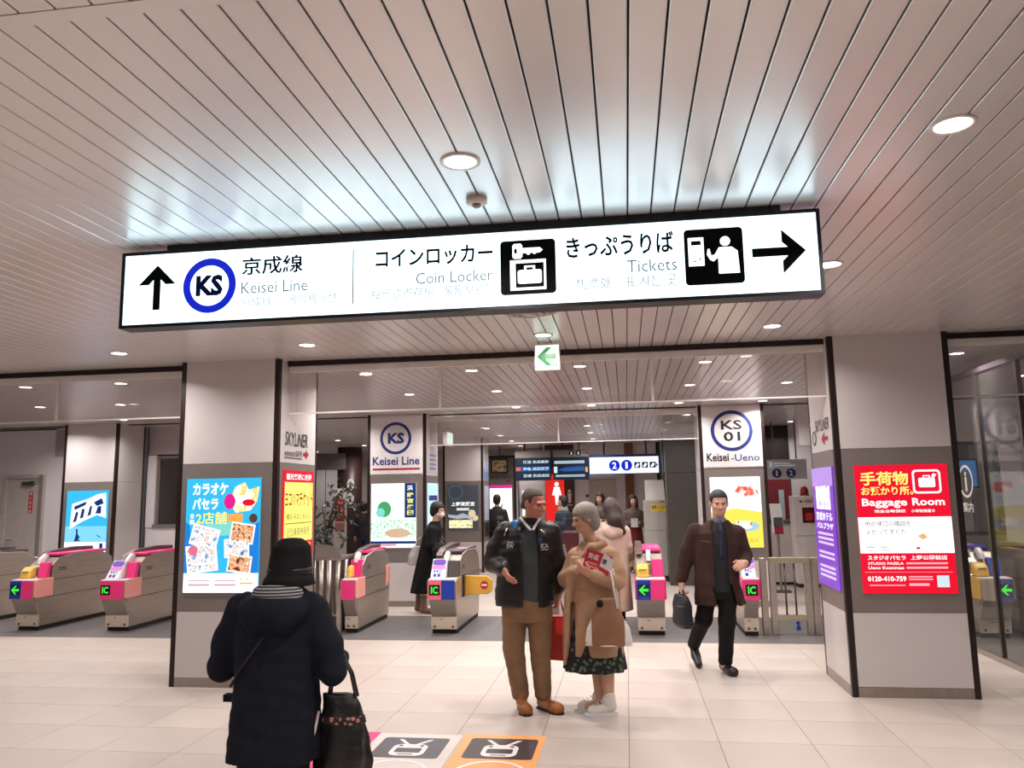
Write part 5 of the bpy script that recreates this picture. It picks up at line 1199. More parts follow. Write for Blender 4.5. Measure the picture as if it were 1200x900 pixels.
# her bag, hanging from the forearm
hb_ = empty('handbag', (-1.27, 3.50, .44), 'black soft handbag with a flowered band hanging from the arm of the hatted person', 'handbag')
f_ = Field((-.2, -.14, -.02), (.2, .14, .36), .007)
f_.loft([(.0, -.005, 0, .122, .07), (.06, -.005, 0, .125, .075), (.18, -.008, 0, .108, .06), (.28, -.015, 0, .088, .04), (.325, -.02, 0, .075, .025)], .02, (6, .006, 1)); f_.wrinkle(.003, 40, 30, 35, .3)
field_obj('body', f_, M_leather, hb_)
for s_ in (-1, 1): obj('handle', MB().tube([(-1.27-.07, 3.50+s_*.015, .75), (-1.275-.055, 3.5+s_*.012, .85), (-1.285, 3.50+s_*.008, .935), (-1.265+.025, 3.5+s_*.012, .85), (-1.27+.055, 3.50+s_*.015, .75)], .006, 6), M_leather, hb_, True)
f_ = Field((-.2, -.14, .1), (.2, .14, .36), .007); f_.loft([(.20, -.01, 0, .109, .061), (.235, -.012, 0, .102, .055)], .0); field_obj('flowered_band', f_, floral('flower_band', '#191516', '#b06a66', 40), hb_)
obj('tag_ribbon', MB().tube([(-1.37, 3.45, .70), (-1.385, 3.44, .62), (-1.41, 3.44, .54)], [.006, .009, .012], 6), mat('ribbon_pale', '#c9b8b4', .6), hb_, True); obj('tag_tip', MB().tube([(-1.41, 3.44, .54), (-1.425, 3.44, .49)], .01, 6), M_redp, hb_, True)
# ------------------------------------------------------------------ man in the black jacket
def jacket_man():
    A = axes(.95, -.22, -.05); hc = (.045, -.02, 1.565)
    b = fld(res=.0065); P = head(b, hc, A, 1.0)
    b.cone((.01, .01, 1.36), (.03, .0, 1.50), .06, .054, .03)
    b.loft([(.80, -.03, 0, .16, .11), (1.0, -.03, 0, .16, .12), (1.2, -.02, 0, .18, .11), (1.36, 0, .0, .13, .08)], .03)
    b.chain([(-.19, .0, 1.34), (-.285, .02, 1.10), (-.18, -.15, 1.055)], [.05, .04, .03]); hand(b, (-.185, -.15, 1.06), (.45, -.42, -.62), (.75, .25, .25), 1.0, .45, -1)
    b.chain([(.16, .03, 1.33), (.21, .07, 1.08), (.205, .11, .84)], [.05, .04, .03]); hand(b, (.205, .11, .84), (-.1, .15, -1), (-1, .1, 0), 1.0, 1.1, 1)
    b.chain([(-.11, 0, .82), (-.135, -.01, .46), (-.09, .01, .08)], [.085, .06, .045]); b.chain([(.065, 0, .82), (.068, -.01, .46), (.08, .01, .08)], [.085, .06, .045])
    b.cone((-.08, -.0, .05), (-.03, -.13, .035), .04, .035, .02); b.cone((.085, .0, .05), (.18, -.09, .035), .04, .035, .02)
    p = person(b, M_skin_r, (-.77, 6.25, 0), 'person in a black zip jacket, grey sweater and khaki trousers facing the camel coat'); eyes(P, A, 1.0, p)
    hr = Field((-.12, -.2, 1.42), (.22, .2, 1.75), .006); r, f, u = A; c = np.array(hc)
    hr.ell(c-.016*f+.03*u, (.080, .099, .092), .02, A); hr.cone(c-.06*f-.04*u-.04*r, c-.06*f-.04*u+.04*r, .035, .035, .03)
    hr.boxy(c+.11*f-.08*u, (.1, .075, .145), .015, A, .02, cut=True); hr.boxy(c-.12*u, (.2, .2, .06), .01, A, .01, cut=True)
    field_obj('hair', hr, M_hairs, p)
    t = fld(); t.loft([(.66, -.025, .0, .19, .135), (.80, -.03, .0, .195, .14), (.92, -.03, 0, .18, .13)], .03)
    t.chain([(-.125, 0, .74), (-.140, -.01, .46), (-.095, .01, .12)], [.105, .083, .068], .012); t.chain([(.065, 0, .74), (.068, -.01, .46), (.080, .0, .12)], [.10, .081, .066], .012)
    t.plane_cut((0, 0, -1), -.075); t.wrinkle(.003, 16, 12, 28, .8); t.wrinkle(.002, 30, 9, 60, 2.2); field_obj('trousers', t, M_khaki, p)
    for hl, d in (((-.10, .05, 0), (.32, -.95, 0)), ((.045, .05, 0), (.72, -.70, 0))):
        s_ = field_obj('shoe', shoe(Field((-.3, -.4, -.01), (.4, .3, .2), .007), hl, d, .275, .048), M_tan, p)
        dd = Vector(d).normalized(); sd = Vector((-dd.y, dd.x, 0)); hh = Vector(hl)
        sp = [hh+dd*a+sd*w for a, w in ((-.0, -.03), (.1, -.036), (.21, -.052), (.27, -.02), (.27, .02), (.21, .052), (.1, .036), (0, .03))]
        obj('sole', MB().prism([(q.x, q.y) for q in sp], 2, .0, .016), M_sole, s_)
    k = fld((-.3, -.25, .7), (.3, .25, 1.5), .008); k.loft([(.80, -.02, 0, .165, .135), (.95, -.02, -.005, .175, .145), (1.1, -.01, -.005, .18, .14), (1.3, .0, 0, .16, .11), (1.40, .01, .0, .09, .07)], .02)
    k.cone((.035, -.16, 1.44), (.03, -.17, 1.27), .055, .012, .01, cut=True); field_obj('sweater', k, M_grey_k, p)
    s = fld((-.2, -.2, 1.2), (.25, .2, 1.5), .006); s.loft([(1.2, .01, -.01, .11, .105), (1.33, .012, .0, .10, .085), (1.40, .015, .0, .072, .066), (1.455, .02, -.005, .068, .062)], .02)
    s.cone((-.06, -.05, 1.445), (.02, -.115, 1.36), .014, .010, .01); s.cone((.09, -.04, 1.445), (.045, -.115, 1.36), .014, .010, .01)
    s.ell((.03, -.06, 1.46), (.045, .055, .07), .01, cut=True); field_obj('shirt', s, M_shirt, p)
    j = fld(); j.loft([(.775, -.045, .0, .225, .155), (.82, -.045, 0, .235, .165), (1.0, -.04, 0, .225, .165), (1.2, -.03, 0, .225, .155), (1.32, -.02, 0, .215, .13), (1.39, -.005, 0, .165, .10), (1.44, .01, .01, .10, .085), (1.465, .012, .015, .085, .075)], .02)
    j.chain([(-.19, .0, 1.34), (-.265, .015, 1.20), (-.295, .02, 1.10)], [.082, .08, .075], .03); j.chain([(-.295, .02, 1.10), (-.195, -.13, 1.07)], [.076, .056], .025)
    j.chain([(.165, .03, 1.33), (.205, .06, 1.1), (.205, .10, .90)], [.08, .07, .058], .03)
    j.boxy((.03, -.18, 1.0), (.062, .11, .42), .012, np.array([[.97, .24, 0], [-.24, .97, 0], [0, 0, 1]]), .01, cut=True); j.cone((.03, -.16, 1.45), (.03, -.2, 1.2), .085, .05, .02, cut=True)
    j.ell((.015, .0, 1.48), (.075, .068, .07), .01, cut=True)
    j.wrinkle(.003, 22, 14, 34, .2); j.wrinkle(.0025, 10, 28, 60, 1.1); jk = field_obj('jacket', j, M_blkj, p)
    for q in ((-.095, -.055, 1.44), ):
        bl = Field((-.25, -.2, 1.25), (.1, .15, 1.5), .006); bl.cone((-.10, -.045, 1.40), (-.075, -.10, 1.30), .032, .026, .02); bl.cone((-.10, -.04, 1.40), (-.13, .0, 1.395), .03, .03, .02); field_obj('blue_yoke', bl, M_bluej, p)
    strap('zip_cord', [(-.165, -.085, 1.37), (-.185, -.105, 1.315)], .006, M_steel, p); strap('zip_cord', [(.10, -.115, 1.36), (.14, -.11, 1.325)], .005, M_steel, p)
    fj = Fr((-.125, -.165, 1.22), (.93, -.36, 0), (0, 0, 1)); text('lettering', fj, 'EW', (-.035, .025, 0, .035), .0, M_shirt, jk, .02); flat('emblem', fj, [rc(-.03, .02, .042, .05)], .0, M_shirt, jk); 
    fj2 = Fr((.135, -.145, 1.22), (.92, .38, 0), (0, 0, 1)); text('lettering', fj2, 'ICA', (-.03, .03, 0, .034), .0, M_shirt, jk, .02); flat('emblem', fj2, [rc(-.03, .03, -.014, -.008)], .0, M_shirt, jk)
    ring('badge', Fr((.105, -.155, 1.285), (.92, .38, 0), (0, 0, 1)), 0, 0, .008, .014, .0, M_bluej, jk, 16)
    return p
jacket_man()
rbx, rby = -.60, 6.52
rb_ = empty('shopping_bag', (rbx, rby, .30), 'red paper shopping bag hanging behind the khaki trousers', 'shopping bag')
obj('body', MB().add([(rbx-.16, rby-.06, .33), (rbx+.16, rby-.06, .31), (rbx+.16, rby+.06, .31), (rbx-.16, rby+.06, .33), (rbx-.13, rby-.045, .66), (rbx+.13, rby-.045, .66), (rbx+.13, rby+.045, .66), (rbx-.13, rby+.045, .66)], [(0, 3, 2, 1), (0, 1, 5, 4), (1, 2, 6, 5), (2, 3, 7, 6), (3, 0, 4, 7), (4, 5, 6, 7)]), mat('bag_red', '#a5231f', .45, 0, .12, 5), rb_, bevel=.006)
obj('bright_label', MB().add([(rbx+.0, rby-.056, .52), (rbx+.13, rby-.057, .50), (rbx+.12, rby-.05, .63), (rbx+.0, rby-.05, .645)], [(0, 1, 2, 3)]), mat('bag_bright_red', '#d8302a', .4), rb_)
for s_ in (-1, 1): obj('handle', MB().tube([(rbx-.06, rby+s_*.04, .655), (rbx-.02, rby+s_*.02, .75), (rbx+.04, rby-.03, .79), (rbx+.05, rby+s_*.02, .74), (rbx+.07, rby+s_*.04, .655)], .005, 6), mat('bag_cord', '#8a1d1c', .6), rb_, True)
# ------------------------------------------------------------------ woman in the camel coat
def camel_woman():
    A = axes(-1.15, -.25); hc = (-.03, .0, 1.445)
    b = fld(res=.0065); P = head(b, hc, A, .95)
    b.cone((.02, .02, 1.2), (-.01, .01, 1.36), .05, .045, .03)
    b.loft([(.6, .04, 0, .14, .11), (.9, .04, 0, .12, .09), (1.1, .04, .01, .14, .09), (1.2, .03, .02, .10, .07)], .03)
    b.chain([(.16, -.07, 1.15), (.195, -.13, .97), (.03, -.235, 1.03)], [.045, .036, .027]); hand(b, (.02, -.24, 1.035), (-.85, -.05, .45), (.25, .6, .6), .92, .6, -1)
    b.chain([(-.10, .06, 1.15), (-.19, .0, .97), (-.10, -.13, 1.05)], [.045, .036, .027]); hand(b, (-.10, -.13, 1.05), (.45, -.3, .7), (.5, .6, -.2), .92, .6, 1)
    b.chain([(.10, -.03, .72), (.11, -.04, .42), (.115, -.03, .08)], [.08, .058, .036]); b.chain([(.02, .04, .72), (.03, .05, .42), (.045, .06, .08)], [.08, .058, .036])
    b.cone((.115, -.03, .05), (.0, -.08, .035), .035, .03, .02); b.cone((.045, .06, .05), (-.07, .03, .035), .035, .03, .02)
    p = person(b, M_skin, (-.30, 6.2, 0), 'person in a camel coat over a flowered dress and white sneakers holding a booklet'); eyes(P, A, .95, p)
    r, f, u = A; c = np.array(hc); hr = Field((-.2, -.2, 1.28), (.16, .2, 1.6), .006)
    hr.ell(c-.014*f+.025*u, (.088, .103, .095), .02, A); hr.ell(c-.05*f-.05*u, (.082, .062, .075), .03, A); hr.boxy(c+.115*f-.085*u, (.062, .075, .115), .02, A, .02, cut=True)
    field_obj('hair', hr, M_hairg, p)
    d = fld(); d.loft([(.31, .015, 0, .235, .185), (.42, .02, 0, .215, .165), (.7, .03, 0, .165, .13), (1.0, .03, 0, .14, .11), (1.18, .02, .0, .10, .08)], .02, (9, .012, .2)); field_obj('dress', d, M_floral, p)
    k = fld(); k.loft([(.425, .03, .0, .205, .17), (.7, .03, 0, .20, .165), (.95, .035, .0, .19, .15), (1.08, .04, .0, .185, .14), (1.17, .04, .0, .175, .12), (1.225, .03, .01, .12, .09), (1.26, .02, .015, .085, .075)], .02, (5, .007, 1.0))
    k.loft([(.36, -.20, -.06, .022, .05), (.7, -.18, -.07, .03, .06), (1.0, -.13, -.07, .05, .07), (1.15, -.08, -.05, .06, .06)], .015)
    k.boxy((-.135, -.17, .60), (.016, .14, .22), .006, None, .005, cut=True)
    k.chain([(.155, -.06, 1.15), (.195, -.11, 1.04), (.20, -.14, .975)], [.075, .07, .066], .03); k.chain([(.20, -.14, .975), (.05, -.23, 1.025)], [.066, .05], .02)
    k.chain([(-.10, .05, 1.15), (-.185, .01, .98)], [.07, .062], .03); k.chain([(-.185, .01, .98), (-.11, -.11, 1.04)], [.062, .048], .02)
    k.wrinkle(.0022, 24, 18, 26, .7); k.wrinkle(.002, 12, 30, 48, .1); kc = field_obj('coat', k, M_camel, p)
    cl = Field((-.16, -.2, 1.1), (.2, .2, 1.35), .006); cl.chain([(.11, -.03, 1.24), (.02, -.11, 1.22), (-.09, -.12, 1.10)], [.03, .034, .024], .02); cl.chain([(.11, -.02, 1.24), (.06, .08, 1.26), (-.05, .06, 1.24)], [.03, .03, .026], .02); field_obj('collar', cl, M_camel, p)
    for hl, dv in (((.165, -.02, 0), (-.90, -.42, 0)), ((.095, .09, 0), (-.95, -.25, 0))):
        s_ = field_obj('sneaker', shoe(Field((-.35, -.4, -.01), (.35, .35, .25), .006).cone(tuple(np.array(hl)+.045*np.array(dv)+np.array([0, 0, .06])), tuple(np.array(hl)+.05*np.array(dv)+np.array([0, 0, .13])), .040, .043, .02), hl, dv, .245, .040), M_whites, p)
        dd = Vector(dv).normalized(); sd = Vector((-dd.y, dd.x, 0)); hh = Vector(hl)
        obj('sole', MB().prism([((hh+dd*a+sd*w).x, (hh+dd*a+sd*w).y) for a, w in ((0, -.032), (.1, -.04), (.19, -.05), (.25, -.02), (.25, .02), (.19, .05), (.1, .04), (0, .032))], 2, 0, .022), M_shirt, s_)
        for q in range(4):
            a = .10+.025*q; z_ = .112-.012*q; obj('lace', MB().tube([hh+dd*a+sd*-.025+Vector((0, 0, z_)), hh+dd*a+Vector((0, 0, z_+.006)), hh+dd*a+sd*.025+Vector((0, 0, z_))], .004, 5), M_shirt, s_)
    return p
camel_woman()
bk = empty('booklet', (-.24, 5.98, 1.05), 'red and white booklet held against the camel coat', 'booklet')
cb = Fr((-.345, 5.965, 1.085), (.93, -.05, -.30), (.28, .12, .95))
mbk = MB(); mbk.add([cb.at(0, 0, 0), cb.at(.20, 0, 0), cb.at(.20, .145, 0), cb.at(0, .145, 0), cb.at(0, 0, -.008), cb.at(.20, 0, -.008), cb.at(.20, .145, -.008), cb.at(0, .145, -.008)], [(0, 1, 2, 3), (7, 6, 5, 4), (0, 4, 5, 1), (1, 5, 6, 2), (2, 6, 7, 3), (3, 7, 4, 0)]); obj('cover', mbk, mat('booklet_red', '#c2263a', .4), bk)
flat('white_sheet', cb, [[(.12, .05), (.21, .03), (.215, .12), (.13, .155)]], .003, M_shirt, bk); text('lettering', cb, '京成', (.02, .10, .08, .125), .002, M_shirt, bk, .03); text('lettering', cb, '旅', (.13, .165, .07, .11), .0045, M_dark, bk, .02); flat('print_bar', cb, [rc(.02, .12, .02, .035), rc(.02, .10, .045, .06)], .002, mat('booklet_pink', '#e88a94', .4), bk)
hb2 = empty('handbag', (-.17, 5.92, .54), 'brown and white leather handbag hanging from the elbow of the camel coat', 'handbag')
ox, oy = -.165, 5.915
f_ = Field((-.24, -.12, -.02), (.24, .12, .42), .007); f_.loft([(.0, 0, 0, .155, .055), (.03, 0, 0, .170, .062), (.12, 0, 0, .155, .06), (.22, -.005, 0, .10, .045), (.33, -.005, 0, .055, .025)], .02, None, 2.6)
fm_ = Field((-.24, -.12, -.02), (.24, .12, .42), .007); fm_.g = f_.g.copy()
for sd_ in (-1, 1):
    fs_ = Field((-.24, -.12, -.02), (.24, .12, .42), .007); fs_.g = np.maximum(f_.g, .116-sd_*fs_.ax[0][:, None, None])
    bw = field_obj('white_side', fs_, mat('bag_white', '#dcd6cf', .45), hb2); bw.location = Vector((ox, oy, .54))-org(hb2)
X_ = fm_.ax[0][:, None, None]; fm_.g = np.maximum(fm_.g-.001, np.abs(X_)-.116); bm_ = field_obj('brown_front', fm_, mat('bag_brown', '#8a5f45', .5, 0, .1, 9), hb2); bm_.location = Vector((ox, oy, .54))-org(hb2)
for s_ in (-1, 1): obj('handle', MB().tube([(ox+.07, oy+s_*.03, .80), (ox+.05, oy+.02+s_*.02, .92), (ox+.035, oy+.06+s_*.03, 1.055), (ox+.045, oy+.11+s_*.03, 1.07), (ox+.06, oy+.12+s_*.02, .95), (ox+.075, oy+.06+s_*.02, .80)], .007, 6), mat('bag_white', '#dcd6cf', .45), hb2, True)
obj('pompom', MB().ellipsoid((ox-.055, oy-.055, .84), (.025, .025, .028), 12, 8), M_blk, hb2, True); obj('base_piping', MB().tube([(ox-.165, oy-.03, .548), (ox, oy-.06, .545), (ox+.165, oy-.03, .548)], .006, 6), mat('bag_white', '#dcd6cf', .45), hb2, True)
# ------------------------------------------------------------------ walking man in the brown coat
def walking_man():
    A = axes(.05, -.12); hc = (.05, -.02, 1.525)
    b = fld(res=.0065); P = head(b, hc, A, 1.0)
    b.cone((.03, .02, 1.28), (.045, .0, 1.45), .058, .052, .03)
    b.loft([(.78, 0, 0, .15, .10), (1.0, 0, 0, .15, .11), (1.15, .01, 0, .17, .11), (1.30, .03, .01, .12, .07)], .03)
    b.chain([(-.18, .01, 1.26), (-.275, .03, 1.02), (-.325, -.01, .80)], [.048, .038, .029]); hand(b, (-.325, -.01, .80), (.0, -.05, -1), (1, .2, 0), 1.0, 1.2, -1)
    b.chain([(.21, .02, 1.24), (.275, .06, 1.02), (.235, -.14, .98)], [.048, .038, .029]); hand(b, (.235, -.15, .985), (-.55, -.75, -.15), (-.5, .3, -.6), 1.0, .7, -1)
    b.chain([(-.08, 0, .80), (-.13, .06, .46), (-.215, .32, .17)], [.085, .058, .043]); b.chain([(.08, 0, .80), (.06, -.03, .45), (.03, .0, .08)], [.085, .058, .043])
    b.cone((-.215, .32, .15), (-.20, .22, .05), .038, .03, .02); b.cone((.03, .0, .05), (.08, -.13, .035), .038, .03, .02)
    p = person(b, M_skin, (.80, 7.62, 0), 'person in a dark brown open coat striding away from the gates with a navy briefcase'); eyes(P, A, 1.0, p)
    r, f, u = A; c = np.array(hc); hr = Field((-.12, -.2, 1.38), (.22, .2, 1.72), .006)
    hr.ell(c-.018*f+.032*u, (.084, .100, .094), .02, A); hr.boxy(c+.12*f-.075*u, (.075, .08, .125), .018, A, .02, cut=True); hr.boxy(c-.13*u, (.2, .2, .06), .01, A, .01, cut=True); field_obj('hair', hr, M_hair, p)
    t = fld((-.48, -.42, -.01), (.48, .5, 1.8)); t.loft([(.66, 0, 0, .165, .125), (.85, 0, 0, .165, .12)], .03)
    t.chain([(-.085, 0, .75), (-.135, .05, .46), (-.215, .30, .20)], [.095, .074, .06], .03); t.chain([(.085, 0, .75), (.065, -.03, .45), (.035, .0, .11)], [.095, .074, .064], .03)
    t.wrinkle(.003, 20, 12, 30, .4); t.plane_cut((0, 0, -1), -.06); field_obj('trousers', t, M_blk, p)
    s1 = Field((-.2, -.4, -.01), (.3, .2, .2), .007); field_obj('shoe', shoe(s1, (.01, .07, 0), (.32, -.95, 0), .28, .046), M_leather, p)
    s2 = Field((-.4, .0, -.01), (.0, .5, .3), .007); s2.cone((-.215, .33, .17), (-.205, .26, .09), .04, .042, .02); s2.cone((-.205, .26, .09), (-.19, .16, .035), .042, .034, .02); s2.cone((-.22, .37, .15), (-.21, .30, .1), .03, .035, .02); s2.plane_cut((0, 0, -1), 0); field_obj('shoe', s2, M_leather, p)
    su = fld((-.3, -.3, .6), (.35, .3, 1.45)); su.loft([(.72, .0, 0, .165, .13), (.95, 0, -.005, .165, .135), (1.15, .01, -.005, .175, .13), (1.27, .03, .0, .14, .10), (1.35, .04, .0, .07, .07)], .02); su.cone((.045, -.15, 1.38), (.04, -.17, 1.15), .05, .01, .01, cut=True); field_obj('suit', su, mat('navy_suit', '#14161f', .75, 0, .15, 20), p)
    sh = fld((-.2, -.2, 1.0), (.3, .2, 1.45), .007); sh.loft([(1.05, .03, -.01, .10, .105), (1.25, .035, 0, .10, .088), (1.33, .04, .0, .07, .066), (1.39, .042, -.005, .064, .06)], .02); field_obj('shirt', sh, mat('shirt_shaded', '#6f6d7c', .7), p)  # shirt colour darkened to stand in for shade inside the coat
    ti = Field((-.05, -.25, 1.0), (.15, .0, 1.42), .006); ti.cone((.043, -.085, 1.345), (.042, -.12, 1.27), .018, .014, .01); ti.cone((.042, -.12, 1.27), (.035, -.135, 1.05), .014, .026, .01); field_obj('tie', ti, mat('tie_navy', '#151a33', .5), p)
    k = fld(); k.loft([(.60, .02, .01, .225, .165), (.8, .0, .0, .205, .16), (1.0, .0, .0, .205, .155), (1.15, .01, 0, .215, .15), (1.25, .02, 0, .205, .125), (1.31, .03, .01, .15, .10), (1.37, .04, .015, .09, .08)], .02, (6, .010, .5))
    k.chain([(-.175, .01, 1.26), (-.245, .02, 1.1), (-.28, .025, 1.0)], [.08, .074, .068], .03); k.chain([(-.28, .025, 1.0), (-.322, .0, .84)], [.068, .058], .02)
    k.chain([(.205, .02, 1.24), (.265, .05, 1.04)], [.08, .07], .03); k.chain([(.265, .05, 1.04), (.24, -.10, .99)], [.068, .056], .02)
    k.boxy((.03, -.17, .9), (.06, .12, .48), .012, None, .01, cut=True); k.boxy((.06, -.2, .66), (.085, .16, .12), .02, np.array([[.97, 0, .25], [0, 1, 0], [-.25, 0, .97]]), .01, cut=True); k.ell((.04, .0, 1.39), (.075, .07, .07), .01, cut=True)
    k.wrinkle(.003, 22, 14, 22, .6); kc = field_obj('coat', k, M_brownc, p)
    obj('pocket_edge', MB().tube([(-.135, -.150, 1.185), (-.06, -.166, 1.175)], .004, 5), M_steel_d, kc, True)
    return p
walking_man()
bf = empty('briefcase', (.47, 7.60, .40), 'soft navy briefcase hanging from the hand of the person in the brown coat', 'briefcase')
f_ = Field((-.12, -.2, -.02), (.12, .2, .36), .007); f_.loft([(.0, 0, 0, .05, .13), (.03, 0, 0, .062, .15), (.2, 0, 0, .055, .145), (.29, 0, 0, .03, .12)], .02, None, 3); f_.wrinkle(.003, 20, 26, 22, .1); o_ = field_obj('body', f_, mat('briefcase_navy', '#0b101b', .5, 0, .15, 9), bf); o_.rotation_euler.z = .35
obj('handle', MB().tube([(.45, 7.67, .675), (.462, 7.64, .735), (.47, 7.60, .745), (.482, 7.56, .73), (.49, 7.53, .675)], .009, 8), M_leather, bf, True); obj('pocket_zip', MB().tube([(.42, 7.50, .60), (.49, 7.46, .60)], .004, 5), M_steel_d, bf, True)
# ------------------------------------------------------------------ people at the gates and beyond
def beige_woman():
    A = axes(math.pi+.35, -.1); hc = (-.01, .0, 1.46)
    b = fld(res=.009); head(b, hc, A, .97, False)
    b.cone((0, 0, 1.22), (0, 0, 1.38), .05, .045, .03); b.loft([(.75, 0, 0, .13, .10), (1.0, 0, 0, .12, .09), (1.15, 0, 0, .15, .09), (1.24, 0, 0, .10, .07)], .03)
    b.chain([(.16, 0, 1.17), (.19, .02, .95), (.185, .12, .80)], [.045, .036, .027]); hand(b, (.185, .12, .80), (-.1, .6, -.7), (-1, 0, 0), .92, .5, 1)
    b.chain([(-.16, 0, 1.17), (-.2, .05, .95), (-.12, .2, .95)], [.045, .036, .027]); hand(b, (-.12, .2, .95), (.5, .8, .1), (.3, 0, .9), .92, .5, -1)
    for q, dy in ((-1, .1), (1, -.08)): b.chain([(q*.07, 0, .75), (q*.075, dy*.5, .42), (q*.075, dy, .07)], [.08, .055, .038]); b.cone((q*.075, dy, .05), (q*.075, dy+.15, .035), .035, .03, .02)
    p = person(b, M_skin_p, (-.19, 10.02, 0), 'person from behind in a long hooded beige coat with long brown hair passing the gates')
    k = fld(res=.009); k.loft([(.21, .02, 0, .20, .16), (.6, .01, 0, .20, .16), (.95, 0, 0, .18, .14), (1.1, 0, 0, .195, .135), (1.19, 0, 0, .19, .115), (1.25, 0, 0, .13, .09), (1.29, 0, 0, .09, .08)], .02, (5, .01, 0))
    k.chain([(.155, 0, 1.16), (.18, .01, .98), (.185, .03, .92)], [.068, .058, .055], .03); k.chain([(.185, .03, .92), (.185, .1, .82)], [.055, .050], .02); k.chain([(-.165, 0, 1.16), (-.205, .04, .95)], [.07, .06], .03); k.chain([(-.205, .04, .95), (-.13, .18, .95)], [.06, .05], .02); field_obj('coat', k, M_beige, p)
    h = Field((-.25, -.28, 1.0), (.25, .2, 1.4), .008); h.ell((.01, -.10, 1.17), (.14, .085, .095), .02); h.cone((-.12, -.03, 1.24), (.0, -.13, 1.13), .04, .05, .03); h.cone((.13, -.03, 1.24), (.0, -.13, 1.13), .04, .05, .03); h.ell((0, -.04, 1.27), (.09, .075, .07), .01, cut=True); field_obj('hood', h, M_beige, p)
    hr = Field((-.25, -.25, 1.05), (.3, .22, 1.65), .008); hr.ell((-.01, -.01, 1.475), (.098, .11, .108), .02); hr.chain([(-.01, -.06, 1.44), (.03, -.11, 1.30), (.13, -.10, 1.16)], [.095, .085, .04], .04); hr.chain([(.05, -.03, 1.42), (.12, -.04, 1.25)], [.07, .045], .04); field_obj('hair', hr, M_hairb, p)
    for q, dy in ((-1, .1), (1, -.08)): field_obj('boot', shoe(Field((-.3, -.3, -.01), (.3, .4, .45), .01).cone((q*.075, dy, .08), (q*.075, dy, .34), .05, .058, .02), (q*.075, dy-.07, 0), (0, 1, 0), .24, .044), M_blk, p)
    return p
beige_woman()
def black_woman():
    A = axes(1.25, -.1); hc = (.17, 0, 1.44)
    b = fld(res=.009); P = head(b, hc, A, .97)
    b.cone((.11, 0, 1.2), (.15, 0, 1.36), .05, .045, .03); b.loft([(.75, 0, 0, .11, .11), (1.0, .06, 0, .10, .11), (1.15, .11, 0, .10, .13), (1.23, .12, 0, .08, .09)], .03)
    b.chain([(.11, -.13, 1.15), (.12, -.16, .93), (.24, -.14, .86)], [.045, .036, .027]); hand(b, (.24, -.14, .86), (.9, 0, -.3), (0, .9, -.3), .9, .6, 1)
    b.chain([(.10, .13, 1.15), (.06, .16, .93), (.12, .16, .75)], [.045, .036, .027]); hand(b, (.12, .16, .75), (.2, 0, -1), (0, -1, 0), .9, .6, 1)
    b.chain([(0, -.06, .75), (-.02, -.06, .42), (-.03, -.06, .07)], [.08, .052, .036]); b.chain([(0, .06, .75), (-.06, .06, .42), (-.13, .06, .09)], [.08, .052, .036]); b.cone((-.03, -.06, .05), (.1, -.06, .03), .033, .028, .02); b.cone((-.13, .06, .06), (-.02, .06, .03), .033, .028, .02)
    p = person(b, M_skin, (-2.86, 11.15, 0), 'person in a long black coat and white face mask walking past the garden poster'); eyes(P, A, .97, p)
    k = fld(res=.009); k.loft([(.28, -.06, 0, .165, .17), (.6, -.01, 0, .15, .16), (.9, .04, 0, .13, .15), (1.08, .09, 0, .14, .17), (1.17, .11, 0, .13, .16), (1.24, .12, 0, .09, .10), (1.28, .13, 0, .07, .075)], .02, (6, .012, .3)); k.chain([(.11, -.13, 1.16), (.11, -.17, .96)], [.072, .066], .03); k.chain([(.11, -.17, .96), (.21, -.15, .875)], [.065, .05], .02); k.chain([(.10, .13, 1.16), (.08, .16, .95), (.11, .16, .80)], [.07, .062, .05], .03); field_obj('coat', k, M_blk, p)
    r, f, u = A; c = np.array(hc); hr = Field((-.05, -.2, 1.25), (.35, .2, 1.62), .007); hr.ell(c-.014*f+.028*u, (.094, .108, .10), .02, A); hr.ell(c-.05*f-.04*u, (.088, .065, .07), .03, A); hr.boxy(c+.125*f-.085*u, (.068, .075, .12), .02, A, .02, cut=True); field_obj('hair', hr, M_hair, p)
    mk_ = Field((.1, -.2, 1.28), (.4, .2, 1.5), .006); mk_.ell(c+.045*f-.055*u, (.062, .068, .048), .01, A); mk_.boxy(c-.03*f-.05*u, (.2, .055, .2), .0, A, .005, cut=True); field_obj('face_mask', mk_, M_mask, p)
    for hl in ((-.09, -.06, 0), (-.19, .06, 0)): field_obj('boot', shoe(Field((-.35, -.25, -.01), (.3, .25, .35), .009).cone((hl[0]+.06, hl[1], .08), (hl[0]+.065, hl[1], .22), .046, .05, .02), hl, (1, 0, 0), .23, .042), mat('boot_brown', '#6f5244', .55), p)
    return p
black_woman()
tb = empty('shoulder_bag', (-2.58, 10.95, .80), 'black shoulder bag carried by the person in the long black coat', 'bag')
f_ = Field((-.2, -.1, -.02), (.2, .1, .25), .009); f_.loft([(0, 0, 0, .14, .05), (.1, 0, 0, .15, .06), (.19, 0, 0, .12, .035)], .02, None, 2.6); field_obj('body', f_, M_leather, tb); obj('handle', MB().tube([(-2.66, 10.95, .97), (-2.63, 10.97, 1.04), (-2.56, 10.97, 1.04), (-2.52, 10.95, .97)], .01, 6), M_leather, tb, True)
cbg = empty('plastic_bag', (-3.04, 11.2, .66), 'pale grey plastic bag hanging behind the person in the long black coat', 'bag')
